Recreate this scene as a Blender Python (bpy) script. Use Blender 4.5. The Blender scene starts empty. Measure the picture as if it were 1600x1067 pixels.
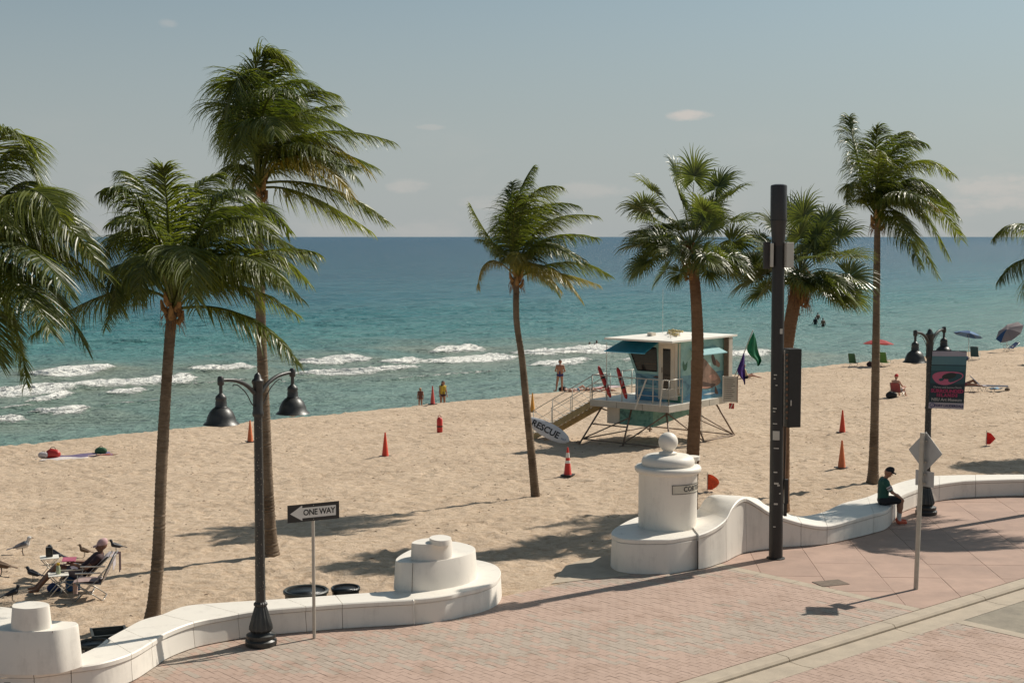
import bpy, math, random
import numpy as np
from mathutils import Vector, Matrix, Quaternion
random.seed(11); rng = np.random.default_rng(11)
PI = math.pi
R = math.radians
C = bpy.context.scene.collection
sc = bpy.context.scene

# ------------------------------------------------------------------ camera, sky, sun, exposure
CAM_H = 7.0; F = 50.0/36.0*1600.0; PITCH = math.atan(163.5/F)
cam = bpy.data.cameras.new('camera'); cam.lens = 50; cam.sensor_width = 36; cam.clip_start = 0.5; cam.clip_end = 90000
co = bpy.data.objects.new('camera', cam); C.objects.link(co)
co.location = (0, 0, CAM_H); co.rotation_euler = (PI/2-PITCH, 0, 0); sc.camera = co

SUN = Vector((2.69, 1.92, 3.12)).normalized()
SUN_EL = math.asin(SUN.z); SUN_ROT = math.atan2(SUN.x, SUN.y)
sun = bpy.data.lights.new('sun', 'SUN'); sun.energy = 4.9; sun.angle = R(0.53); sun.color = (1.0, 0.93, 0.82)
so = bpy.data.objects.new('sun', sun); C.objects.link(so); so.rotation_euler = SUN.to_track_quat('Z', 'Y').to_euler(); so.location = (20, 20, 30)

world = bpy.data.worlds.new('World'); sc.world = world; world.use_nodes = True
wn = world.node_tree; wn.nodes.clear()
def wnode(t, **k):
    n = wn.nodes.new(t)
    for a, b in k.items(): setattr(n, a, b)
    return n
def wlink(a, b): wn.links.new(a, b)
def wmath(op, a, b=None, c=None):
    n = wnode('ShaderNodeMath', operation=op)
    for i, v in enumerate((a, b, c)):
        if v is None: continue
        if isinstance(v, (int, float)): n.inputs[i].default_value = v
        else: wlink(v, n.inputs[i])
    return n.outputs[0]
sky = wnode('ShaderNodeTexSky', sky_type='NISHITA'); sky.sun_disc = False
sky.sun_elevation = SUN_EL; sky.sun_rotation = SUN_ROT; sky.altitude = 10; sky.air_density = 1.0; sky.dust_density = 1.6; sky.ozone_density = 1.2
hsv = wnode('ShaderNodeHueSaturation'); hsv.inputs['Saturation'].default_value = 0.62
wlink(sky.outputs[0], hsv.inputs['Color'])
tint = wnode('ShaderNodeMix', data_type='RGBA', blend_type='MULTIPLY'); tint.inputs[0].default_value = 1
wlink(hsv.outputs[0], tint.inputs[6]); tint.inputs[7].default_value = (0.76, 0.93, 0.95, 1)
tc = wnode('ShaderNodeTexCoord'); sp = wnode('ShaderNodeSeparateXYZ'); wlink(tc.outputs['Generated'], sp.inputs[0])
AZ = wmath('ARCTAN2', sp.outputs[0], sp.outputs[1])
EL = wmath('ARCSINE', sp.outputs[2])
# soft compression of the bright aureole near the horizon keeps the sky in the range of the photograph
cb = wnode('ShaderNodeCombineXYZ'); wlink(wmath('MULTIPLY', AZ, 1.0), cb.inputs[0]); wlink(wmath('MULTIPLY', EL, 2.6), cb.inputs[1])
def wnoise(scale, detail=6, rough=0.6, dx=0):
    mp = wnode('ShaderNodeMapping'); mp.inputs['Location'].default_value = (dx, dx*0.7, 0); wlink(cb.outputs[0], mp.inputs[0])
    n = wnode('ShaderNodeTexNoise'); n.inputs['Scale'].default_value = scale; n.inputs['Detail'].default_value = detail; n.inputs['Roughness'].default_value = rough
    wlink(mp.outputs[0], n.inputs['Vector']); return n.outputs['Fac']
cn = wnoise(34, 6, .62); cn2 = wnoise(9, 5, .6, 3.1)
def blob(u, v, wu, wv, amp):
    a0 = math.atan((u-800)/F); e0 = math.atan((370-v)/F)
    da = wmath('DIVIDE', wmath('SUBTRACT', AZ, a0), wu/F); de = wmath('DIVIDE', wmath('SUBTRACT', EL, e0), wv/F)
    q = wmath('ADD', wmath('MULTIPLY', da, da), wmath('MULTIPLY', de, de))
    # core where noise beats the radial distance
    m = wmath('SUBTRACT', wmath('ADD', wmath('MULTIPLY', cn, 2.4), -0.35), q)
    n = wnode('ShaderNodeMapRange', interpolation_type='SMOOTHSTEP'); wlink(m, n.inputs[0]); n.inputs[1].default_value = 0; n.inputs[2].default_value = 0.9; n.inputs[4].default_value = amp
    return n.outputs[0]
acc = None
for b in ((1077, 185, 42, 11, .72), (268, 52, 20, 9, .2), (675, 201, 30, 6, .22), (636, 292, 42, 16, .28), (1560, 305, 110, 32, .42), (1475, 330, 90, 14, .16), (930, 298, 70, 18, .24), (790, 320, 90, 18, .24), (1800, 300, 110, 30, .3), (-160, 320, 120, 24, .2)):
    q = blob(*b); acc = q if acc is None else wmath('MAXIMUM', acc, q)
low = wnode('ShaderNodeMapRange'); wlink(EL, low.inputs[0]); low.inputs[1].default_value = 0.0; low.inputs[2].default_value = 0.09; low.inputs[3].default_value = 1; low.inputs[4].default_value = 0
bk = wnode('ShaderNodeMapRange', interpolation_type='SMOOTHSTEP'); wlink(cn2, bk.inputs[0]); bk.inputs[1].default_value = .5; bk.inputs[2].default_value = .72; bk.inputs[4].default_value = .2
acc = wmath('MAXIMUM', acc, wmath('MULTIPLY', low.outputs[0], bk.outputs[0]))
# warm sea haze lying on the horizon
hz = wnode('ShaderNodeMapRange', interpolation_type='SMOOTHSTEP'); wlink(EL, hz.inputs[0]); hz.inputs[1].default_value = -0.02; hz.inputs[2].default_value = 0.26; hz.inputs[3].default_value = 0.85; hz.inputs[4].default_value = 0
hm = wnode('ShaderNodeMix', data_type='RGBA'); wlink(hz.outputs[0], hm.inputs[0]); wlink(tint.outputs[2], hm.inputs[6]); hm.inputs[7].default_value = (5.75, 6.1, 6.1, 1)
cm = wnode('ShaderNodeMix', data_type='RGBA'); wlink(acc, cm.inputs[0]); wlink(hm.outputs[2], cm.inputs[6]); cm.inputs[7].default_value = (8.6, 7.7, 7.0, 1)
bg = wnode('ShaderNodeBackground'); bg.inputs[1].default_value = 0.072; wlink(cm.outputs[2], bg.inputs[0])
wo = wnode('ShaderNodeOutputWorld'); wlink(bg.outputs[0], wo.inputs[0])

vs = sc.view_settings; vs.view_transform = 'Standard'; vs.look = 'None'; vs.gamma = 1; vs.exposure = 0.07; vs.use_curve_mapping = False
sc.render.engine = 'CYCLES'; sc.cycles.max_bounces = 6; sc.cycles.transparent_max_bounces = 8

# ------------------------------------------------------------------ places: pixel of the photograph -> point on a level
def ray(u, v):
    X = (u-800)/F; Y = -(v-533.5)/F
    return Vector((X, math.cos(PITCH)+Y*math.sin(PITCH), -math.sin(PITCH)+Y*math.cos(PITCH)))
def W(u, v, z=0.0):
    d = ray(u, v); k = (z-CAM_H)/d.z
    return Vector((0, 0, CAM_H))+d*k
def WD(u, v, y):
    d = ray(u, v); return Vector((0, 0, CAM_H))+d*(y/d.y)
A41 = R(41); E = Vector((math.cos(A41), math.sin(A41), 0)); N = Vector((-math.sin(A41), math.cos(A41), 0))
def ts(p): return (E.x*p[0]+E.y*p[1], N.x*p[0]+N.y*p[1])
def fts(t, s, z=0.0): p = E*t+N*s; return Vector((p.x, p.y, z))

# ------------------------------------------------------------------ helpers
def node_mat(name):
    m = bpy.data.materials.new(name); m.use_nodes = True
    nt = m.node_tree; b = nt.nodes['Principled BSDF']; return m, nt, b
def rgba(c): return (c[0], c[1], c[2], 1)
def pm(name, col, rough=.6, var=.18, scale=6, bump=.0, metal=0, spec=.5, col2=None, transl=0, bscale=None, stretch=None):
    """painted / fabric / stone: colour with uneven wear, roughness change and fine relief"""
    m, nt, b = node_mat(name); L = nt.links.new
    t = nt.nodes.new('ShaderNodeTexCoord'); vec = t.outputs['Object']
    if stretch:
        mp = nt.nodes.new('ShaderNodeMapping'); mp.inputs['Scale'].default_value = stretch; L(vec, mp.inputs[0]); vec = mp.outputs[0]
    n = nt.nodes.new('ShaderNodeTexNoise'); n.inputs['Scale'].default_value = scale; n.inputs['Detail'].default_value = 6; n.inputs['Roughness'].default_value = .65; L(vec, n.inputs['Vector'])
    mx = nt.nodes.new('ShaderNodeMix'); mx.data_type = 'RGBA'
    mr = nt.nodes.new('ShaderNodeMapRange'); mr.inputs[1].default_value = .33; mr.inputs[2].default_value = .67; L(n.outputs['Fac'], mr.inputs[0]); L(mr.outputs[0], mx.inputs[0])
    c2 = col2 or tuple(x*(1+var) for x in col); c1 = col if col2 else tuple(x*(1-var) for x in col)
    mx.inputs[6].default_value = rgba(c1); mx.inputs[7].default_value = rgba(c2); L(mx.outputs[2], b.inputs['Base Color'])
    rr = nt.nodes.new('ShaderNodeMapRange'); rr.inputs[3].default_value = max(0, rough-.1); rr.inputs[4].default_value = min(1, rough+.1); L(n.outputs['Fac'], rr.inputs[0]); L(rr.outputs[0], b.inputs['Roughness'])
    b.inputs['Metallic'].default_value = metal; b.inputs['Specular IOR Level'].default_value = spec
    if bump:
        n2 = nt.nodes.new('ShaderNodeTexNoise'); n2.inputs['Scale'].default_value = bscale or scale*6; n2.inputs['Detail'].default_value = 4; L(vec, n2.inputs['Vector'])
        bp = nt.nodes.new('ShaderNodeBump'); bp.inputs['Strength'].default_value = bump; bp.inputs['Distance'].default_value = .02; L(n2.outputs['Fac'], bp.inputs['Height']); L(bp.outputs[0], b.inputs['Normal'])
    if transl:
        tr = nt.nodes.new('ShaderNodeBsdfTranslucent'); L(mx.outputs[2], tr.inputs['Color']); ms = nt.nodes.new('ShaderNodeMixShader'); ms.inputs[0].default_value = transl
        L(b.outputs[0], ms.inputs[1]); L(tr.outputs[0], ms.inputs[2]); L(ms.outputs[0], nt.nodes['Material Output'].inputs['Surface'])
    return m

class MB:
    def __init__(s): s.v = []; s.f = []; s.mi = []; s.cur = 0
    def add(s, vs_, fs): o = len(s.v); s.v += [tuple(p) for p in vs_]; s.f += [tuple(i+o for i in f) for f in fs]; s.mi += [s.cur]*len(fs); return s
    def box(s, c, d, rz=0, M=None):
        q = []
        for x in (-.5, .5):
            for y in (-.5, .5):
                for z in (-.5, .5): q.append(Vector((x*d[0], y*d[1], z*d[2])))
        if M is not None: q = [M @ p for p in q]
        elif rz: q = [Matrix.Rotation(rz, 3, 'Z') @ p for p in q]
        c = Vector(c); q = [p+c for p in q]
        return s.add(q, [(0, 1, 3, 2), (4, 6, 7, 5), (0, 4, 5, 1), (2, 3, 7, 6), (0, 2, 6, 4), (1, 5, 7, 3)])
    def obox(s, o, ax, ay, az):
        """box from corner o with edge vectors"""
        o = Vector(o); q = [o+ax*i+ay*j+az*k for i in (0, 1) for j in (0, 1) for k in (0, 1)]
        return s.add(q, [(0, 1, 3, 2), (4, 6, 7, 5), (0, 4, 5, 1), (2, 3, 7, 6), (0, 2, 6, 4), (1, 5, 7, 3)])
    def tube(s, pts, r, n=8, cap=True):
        pts = [Vector(p) for p in pts]; m = len(pts); rs = r if hasattr(r, '__len__') else [r]*m
        vs_ = []; up = None
        for i, p in enumerate(pts):
            t = (pts[min(i+1, m-1)]-pts[max(i-1, 0)]).normalized()
            if up is None: up = Vector((0, 0, 1)) if abs(t.z) < .9 else Vector((1, 0, 0))
            a = t.cross(up)
            if a.length < 1e-6: a = t.orthogonal()
            a.normalize(); b = t.cross(a).normalized(); up = -b if b.dot(up) < 0 else b
            for k in range(n):
                an = 2*PI*k/n; vs_.append(p+(a*math.cos(an)+t.cross(a)*math.sin(an))*rs[i])
        fs = [(i*n+k, i*n+(k+1) % n, (i+1)*n+(k+1) % n, (i+1)*n+k) for i in range(m-1) for k in range(n)]
        if cap: fs += [tuple(range(n-1, -1, -1)), tuple((m-1)*n+k for k in range(n))]
        return s.add(vs_, fs)
    def lathe(s, prof, n=24, c=(0, 0, 0), flute=0):
        c = Vector(c); vs_ = []
        for (r, z) in prof:
            for k in range(n):
                rr = r*(1-flute*(k % 2)); vs_.append(c+Vector((rr*math.cos(2*PI*k/n), rr*math.sin(2*PI*k/n), z)))
        m = len(prof)
        fs = [(i*n+k, i*n+(k+1) % n, (i+1)*n+(k+1) % n, (i+1)*n+k) for i in range(m-1) for k in range(n)]
        fs += [tuple(range(n-1, -1, -1)), tuple((m-1)*n+k for k in range(n))]
        return s.add(vs_, fs)
    def prism(s, poly, z0, z1, flare=0.0):
        n = len(poly); cx = sum(p[0] for p in poly)/n; cy = sum(p[1] for p in poly)/n
        def fl(p):
            d = Vector((p[0]-cx, p[1]-cy, 0)); l = max(d.length, 1e-6); d = d/l*flare; return (p[0]+d.x, p[1]+d.y)
        b = [fl(p) for p in poly]
        vs_ = [(p[0], p[1], z0) for p in b]+[(p[0], p[1], z1) for p in poly]
        fs = [(k, (k+1) % n, n+(k+1) % n, n+k) for k in range(n)]+[tuple(range(n-1, -1, -1)), tuple(range(n, 2*n))]
        return s.add(vs_, fs)
    def sphere(s, c, r, n=16, m=10, sc_=(1, 1, 1)):
        c = Vector(c); vs_ = [c+Vector((0, 0, -r*sc_[2]))]
        for i in range(1, m):
            a = -PI/2+PI*i/m
            for k in range(n): vs_.append(c+Vector((r*sc_[0]*math.cos(a)*math.cos(2*PI*k/n), r*sc_[1]*math.cos(a)*math.sin(2*PI*k/n), r*sc_[2]*math.sin(a))))
        vs_.append(c+Vector((0, 0, r*sc_[2]))); fs = []
        for k in range(n): fs.append((0, 1+(k+1) % n, 1+k)); fs.append((len(vs_)-1, 1+(m-2)*n+k, 1+(m-2)*n+(k+1) % n))
        for i in range(m-2):
            for k in range(n): fs.append((1+i*n+k, 1+i*n+(k+1) % n, 1+(i+1)*n+(k+1) % n, 1+(i+1)*n+k))
        return s.add(vs_, fs)
    def quadgrid(s, fn, nu, nv):
        vs_ = [fn(i/nu, j/nv) for i in range(nu+1) for j in range(nv+1)]
        return s.add(vs_, [(i*(nv+1)+j, (i+1)*(nv+1)+j, (i+1)*(nv+1)+j+1, i*(nv+1)+j+1) for i in range(nu) for j in range(nv)])
    def thick(s, fn, nu, nv, th):
        """cloth-like sheet of real thickness th along local normal estimate"""
        P = [[Vector(fn(i/nu, j/nv)) for j in range(nv+1)] for i in range(nu+1)]; o = []; 
        for i in range(nu+1):
            for j in range(nv+1):
                a = P[min(i+1, nu)][j]-P[max(i-1, 0)][j]; b = P[i][min(j+1, nv)]-P[i][max(j-1, 0)]; nn = a.cross(b)
                if nn.length > 1e-9: nn.normalize()
                o.append((P[i][j], P[i][j]-nn*th))
        w = nv+1; cnt = (nu+1)*w; vs_ = [q[0] for q in o]+[q[1] for q in o]; fs = []
        for i in range(nu):
            for j in range(nv):
                a = (i*w+j, (i+1)*w+j, (i+1)*w+j+1, i*w+j+1); fs.append(a); fs.append(tuple(cnt+x for x in reversed(a)))
        rim = [(i*w) for i in range(nu+1)]+[nu*w+j for j in range(1, nv+1)]+[i*w+nv for i in range(nu-1, -1, -1)]+[j for j in range(nv-1, 0, -1)]
        for a, b in zip(rim, rim[1:]+rim[:1]): fs.append((a, cnt+a, cnt+b, b))
        return s.add(vs_, fs)
    def build(s, name, mats, parent=None, smooth=False, off=None, loc=None):
        me = bpy.data.meshes.new(name)
        vs_ = s.v
        if off is not None: o = Vector(off); vs_ = [(p[0]-o.x, p[1]-o.y, p[2]-o.z) for p in vs_]
        me.from_pydata(vs_, [], s.f)
        if not isinstance(mats, (list, tuple)): mats = [mats]
        for m in mats: me.materials.append(m)
        if len(mats) > 1: me.polygons.foreach_set('material_index', s.mi)
        ob = bpy.data.objects.new(name, me); C.objects.link(ob)
        if loc is not None: ob.location = loc
        if smooth is not False:
            me.polygons.foreach_set('use_smooth', [True]*len(me.polygons))
            if smooth is not True: 
                try: me.set_sharp_from_angle(angle=R(smooth))
                except Exception: pass
        me.update()
        if parent: ob.parent = parent
        return ob

def thing(name, label, cat, loc=(0, 0, 0), rz=0, group=None):
    o = bpy.data.objects.new(name, None); C.objects.link(o); o.location = loc; o.rotation_euler = (0, 0, rz); o.empty_display_size = .2
    o['label'] = label; o['category'] = cat
    if group: o['group'] = group
    return o
def tag(o, label, cat, group=None):
    o['label'] = label; o['category'] = cat
    if group: o['group'] = group
    return o
def struct(o): o['kind'] = 'structure'; return o
def stuff(o): o['kind'] = 'stuff'; return o
def dup(root, loc, rz, label, scale=1):
    r = root.copy(); C.objects.link(r); r.location = loc; r.rotation_euler = (0, 0, rz); r['label'] = label
    if scale != 1: r.scale = (scale,)*3
    for ch in list(root.children):
        c = ch.copy(); C.objects.link(c); c.parent = r
        for g in ch.children:
            d = g.copy(); C.objects.link(d); d.parent = c
    return r
def catmull(P, n):
    P = [np.array(p, float) for p in P]; out = []; m = len(P)
    for i in range(m-1):
        p0 = P[max(i-1, 0)]; p1 = P[i]; p2 = P[i+1]; p3 = P[min(i+2, m-1)]
        for k in range(n):
            t = k/n; out.append(.5*((2*p1)+(-p0+p2)*t+(2*p0-5*p1+4*p2-p3)*t*t+(-p0+3*p1-3*p2+p3)*t**3))
    out.append(P[-1]); return out
def text_mb(txt, size, bold=0.0, spacing=1.0, extrude=0.001, align='CENTER'):
    cu = bpy.data.curves.new('t', 'FONT'); cu.body = txt; cu.size = size; cu.align_x = align; cu.align_y = 'CENTER'; cu.offset = bold; cu.extrude = extrude; cu.space_character = spacing; cu.resolution_u = 3
    ob = bpy.data.objects.new('t', cu); C.objects.link(ob); bpy.context.view_layer.update()
    me = bpy.data.meshes.new_from_object(ob.evaluated_get(bpy.context.evaluated_depsgraph_get()))
    v = [tuple(x.co) for x in me.vertices]; f = [tuple(p.vertices) for p in me.polygons]
    bpy.data.objects.remove(ob); bpy.data.curves.remove(cu); bpy.data.meshes.remove(me)
    return v, f
def place_text(txt, size, fn, mat, parent, name='lettering', off=None, **k):
    """lettering laid on a surface: fn maps (x, y, z) of the flat text to the place"""
    v, f = text_mb(txt, size, **k); mb = MB(); mb.add([fn(*p) for p in v], f); return mb.build(name, mat, parent, off=off)

# value noise on numpy arrays
def vnoise(x, y, seed=0):
    xi = np.floor(x).astype(np.int64); yi = np.floor(y).astype(np.int64); fx = x-xi; fy = y-yi
    fx = fx*fx*(3-2*fx); fy = fy*fy*(3-2*fy)
    def h(a, b):
        n = (a*374761393+b*668265263+seed*974634777) & 0xffffffff
        n = ((n ^ (n >> 13))*1274126177) & 0xffffffff
        return ((n ^ (n >> 16)) & 0xffff)/65535.0
    return (h(xi, yi)*(1-fx)+h(xi+1, yi)*fx)*(1-fy)+(h(xi, yi+1)*(1-fx)+h(xi+1, yi+1)*fx)*fy
def fbm(x, y, o=4, seed=0):
    a = 1; s = 0; t = 0
    for i in range(o): s = s+a*vnoise(x, y, seed+i); t += a; a *= .5; x = x*2.03+7.1; y = y*2.03+3.3
    return s/t
def np_mesh(name, V, Q, mat, smooth=True):
    me = bpy.data.meshes.new(name); me.vertices.add(len(V)); me.vertices.foreach_set('co', V.astype(np.float32).ravel())
    Q = Q.astype(np.int32); k = Q.shape[1]; me.loops.add(Q.size); me.loops.foreach_set('vertex_index', Q.ravel())
    me.polygons.add(len(Q)); me.polygons.foreach_set('loop_start', np.arange(len(Q), dtype=np.int32)*k); me.update(calc_edges=True)
    me.polygons.foreach_set('use_smooth', np.full(len(Q), bool(smooth))); me.materials.append(mat); me.validate()
    o = bpy.data.objects.new(name, me); C.objects.link(o); return o
def grid_quads(nu, nv):
    i, j = np.meshgrid(np.arange(nu-1), np.arange(nv-1), indexing='ij'); a = (i*nv+j).ravel()
    return np.stack([a, a+nv, a+nv+1, a+1], 1)

# ------------------------------------------------------------------ bench wall geometry (needed for the edge of the sand)
# rows: front base px, top px v, back-top px
BL = [(-60, 1105, 1052, -110, 1015), (0, 1098, 1041, -10, 1040), (54, 1097, 1045, 60, 1032), (112, 1088, 1042, 110, 1027), (161, 1080, 1034, 150, 1010), (206, 1064, 1023, 168, 1000), (238, 1044, 1006, 194, 987), (262, 1028, 993, 222, 974),
      (303, 1012, 975, 253, 963), (350, 1002, 966, 290, 950), (400, 994, 953, 350, 940), (478, 987, 944, 446, 932), (535, 982, 940, 524, 927), (636, 976, 936, 612, 922), (646, 976, 935.5, 628, 919)]
BR = [(1091, 890, 835, 1066, 803), (1105, 887, 830, 1076, 801), (1120, 882, 822, 1085, 798), (1134, 877, 810, 1093, 793), (1143, 872, 793, 1100, 781), (1153, 867, 781, 1109, 774), (1165, 863, 778, 1130, 773), (1184, 860, 788, 1178, 777), (1201, 858, 799, 1196, 788), (1224, 855, 808, 1222, 799),
      (1257, 853, 817, 1250, 806), (1292, 850, 821, 1285, 800), (1329, 842, 812, 1317, 786), (1365, 833, 802, 1355, 776), (1387, 825, 795, 1385, 763), (1404, 804, 777, 1401, 755), (1431, 792, 765, 1431, 747), (1455, 785, 758, 1455, 743.5), (1494, 779, 752, 1494, 742), (1524, 777, 750, 1524, 741.5), (1600, 774.5, 748, 1600, 741), (1700, 776, 749, 1690, 742)]
def bench_rows(rows, n=6):
    out = []
    for (u, vb, vt, ub, vv) in rows:
        Fp = W(u, vb, 0); top = WD(u, vt, Fp.y); z = top.z; B = W(ub, vv, z)
        out.append((Fp.x, Fp.y, B.x, B.y, z))
    return catmull(out, n)
RL = bench_rows(BL); RR = bench_rows(BR)
for r in RL: r[4] = .46+(r[4]-.46)*.15
bt = []; bs = []
for r in RL+RR:
    f = ts((r[0], r[1])); b = ts((r[2], r[3])); bt.append((f[0]+b[0])/2); bs.append((f[1]+b[1])/2)
o_ = np.argsort(bt); bt = np.array(bt)[o_]; bs = np.array(bs)[o_]
tt = np.linspace(bt[0], bt[-1], 400); ss = np.interp(tt, bt, bs)
def s_border(t):
    s = np.interp(t, tt, ss); op = np.clip(1-np.abs((t-19.3))/2.9, 0, 1); op = np.clip(op*3, 0, 1); return s*(1-op)+20.75*op
S_SHORE = 60.3
def z_profile(t, s):
    b = s_border(t); q = np.clip((s-b)/(S_SHORE-b), 0, 1)
    op = np.clip(1.0-np.abs(t-19.3)/3.0, 0, 1); op = op*op*(3-2*op)
    edge = -.24*(1-op)*np.clip((s-b)/.1+1, 0, 1)-.0*op
    d = np.clip((s-b)/6.0, 0, 1)
    z0 = edge*(1-d)+(-.42)*d
    z = z0-(1.58)*np.clip((s-b-6)/(S_SHORE-b-6), 0, 1)
    z = z-np.clip(s-S_SHORE, 0, 6)*.42
    return z
def ground(u, v):
    z = -.5
    for _ in range(12):
        p = W(u, v, z); t, s = ts(p); z = float(z_profile(np.array(t), np.array(s)))
        if s < float(s_border(np.array(t))): z = 0.0
        z = max(z, -1.99)
    return W(u, v, z)

# ------------------------------------------------------------------ sand
def sand_mat():
    m, nt, b = node_mat('sand'); L = nt.links.new
    g = nt.nodes.new('ShaderNodeNewGeometry')
    def noise(scale, det=5, ro=.6):
        n = nt.nodes.new('ShaderNodeTexNoise'); n.inputs['Scale'].default_value = scale; n.inputs['Detail'].default_value = det; n.inputs['Roughness'].default_value = ro; L(g.outputs['Position'], n.inputs['Vector']); return n.outputs['Fac']
    n1 = noise(.35); n2 = noise(5, 6, .7); n3 = noise(60, 3)
    r = nt.nodes.new('ShaderNodeValToRGB'); r.color_ramp.elements[0].position = .3; r.color_ramp.elements[0].color = (.49, .375, .272, 1); r.color_ramp.elements[1].position = .72; r.color_ramp.elements[1].color = (.60, .468, .345, 1); L(n1, r.inputs[0])
    r2 = nt.nodes.new('ShaderNodeValToRGB'); r2.color_ramp.elements[0].position = .34; r2.color_ramp.elements[0].color = (.76, .71, .66, 1); r2.color_ramp.elements[1].position = .56; r2.color_ramp.elements[1].color = (1, 1, 1, 1); L(n2, r2.inputs[0])
    mx = nt.nodes.new('ShaderNodeMix'); mx.data_type = 'RGBA'; mx.blend_type = 'MULTIPLY'; mx.inputs[0].default_value = 1; L(r.outputs[0], mx.inputs[6]); L(r2.outputs[0], mx.inputs[7])
    L(mx.outputs[2], b.inputs['Base Color']); b.inputs['Roughness'].default_value = .95; b.inputs['Specular IOR Level'].default_value = .15
    ad = nt.nodes.new('ShaderNodeMath'); ad.operation = 'ADD'; L(n2, ad.inputs[0]); mu = nt.nodes.new('ShaderNodeMath'); mu.operation = 'MULTIPLY'; mu.inputs[1].default_value = .12; L(n3, mu.inputs[0]); L(mu.outputs[0], ad.inputs[1])
    bp = nt.nodes.new('ShaderNodeBump'); bp.inputs['Strength'].default_value = .9; bp.inputs['Distance'].default_value = .09; L(ad.outputs[0], bp.inputs['Height']); L(bp.outputs[0], b.inputs['Normal'])
    return m
M_sand = sand_mat()
def sand_relief():
    st = .08; T0, T1, S0, S1 = -6, 135, 19, 67
    nt_, ns_ = int((T1-T0)/st), int((S1-S0)/st)
    H = np.zeros((nt_, ns_), np.float32)
    for k in range(30000):
        i = rng.integers(6, nt_-7); j = rng.integers(6, ns_-7)
        rr = rng.uniform(1.2, 2.8); a = rng.uniform(0, PI); w = 5
        x, y = np.meshgrid(np.arange(-w, w+1), np.arange(-w, w+1), indexing='ij')
        xa = x*math.cos(a)+y*math.sin(a); ya = -x*math.sin(a)+y*math.cos(a); q = (xa/(rr*1.5))**2+(ya/rr)**2
        if k % 4 == 0 and j*st+S0 < 34: rr *= 1.25
        H[i-w:i+w+1, j-w:j+w+1] += rng.uniform(.012, .045)*(-np.exp(-q)+.55*np.exp(-(np.sqrt(q)-1.5)**2*3))
    for k in range(46):                      # trails of single footprints
        t = rng.uniform(2, 100); s = rng.uniform(22, 58); a = rng.uniform(0, 2*PI); sd = 1
        for q_ in range(int(rng.integers(20, 70))):
            a += rng.normal(0, .06); t += math.cos(a)*.68; s += math.sin(a)*.68*.8; sd = -sd
            i = int((t-math.sin(a)*.12*sd-T0)/st); j = int((s+math.cos(a)*.12*sd-S0)/st)
            if not (8 < i < nt_-9 and 8 < j < ns_-9): continue
            x, y = np.meshgrid(np.arange(-5, 6), np.arange(-5, 6), indexing='ij'); xa = x*math.cos(a)+y*math.sin(a); ya = -x*math.sin(a)+y*math.cos(a); qq = (xa/2.6)**2+(ya/1.4)**2
            H[i-5:i+6, j-5:j+6] += .055*(-np.exp(-qq)+.5*np.exp(-(np.sqrt(qq)-1.6)**2*3))
    return H, st, T0, S0
RELIEF, RST, RT0, RS0 = sand_relief()
def relief(t, s):
    x = np.clip((t-RT0)/RST, 0, RELIEF.shape[0]-2); y = np.clip((s-RS0)/RST, 0, RELIEF.shape[1]-2)
    i = x.astype(int); j = y.astype(int); fx = x-i; fy = y-j
    h = (RELIEF[i, j]*(1-fx)+RELIEF[i+1, j]*fx)*(1-fy)+(RELIEF[i, j+1]*(1-fx)+RELIEF[i+1, j+1]*fx)*fy
    return h
def zsand(t, s):
    b = s_border(t); op = np.clip((s-b)/1.5, 0.15, 1)
    return z_profile(t, s)+(relief(t, s)+.10*(fbm(t*.45, s*.45, 4, 5)-.5)+.05*(fbm(t*1.9, s*1.9, 3, 9)-.5))*op
ta = np.arange(-5, 134, .13); q = np.concatenate([np.linspace(0, .45, 170, endpoint=False), np.linspace(.45, 1, 150)])
T = ta[:, None]+q[None]*0; B_ = s_border(T); S = B_+(S_SHORE+6-B_)*q[None]
Z = zsand(T, S)
V = np.stack([E.x*T+N.x*S, E.y*T+N.y*S, Z], -1).reshape(-1, 3)
sand = struct(np_mesh('sand', V, grid_quads(len(ta), len(q)), M_sand))
def on_sand(u, v):
    p = ground(u, v); t, s = ts(p); p.z = float(zsand(np.array([t]), np.array([s]))[0]); return p

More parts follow.
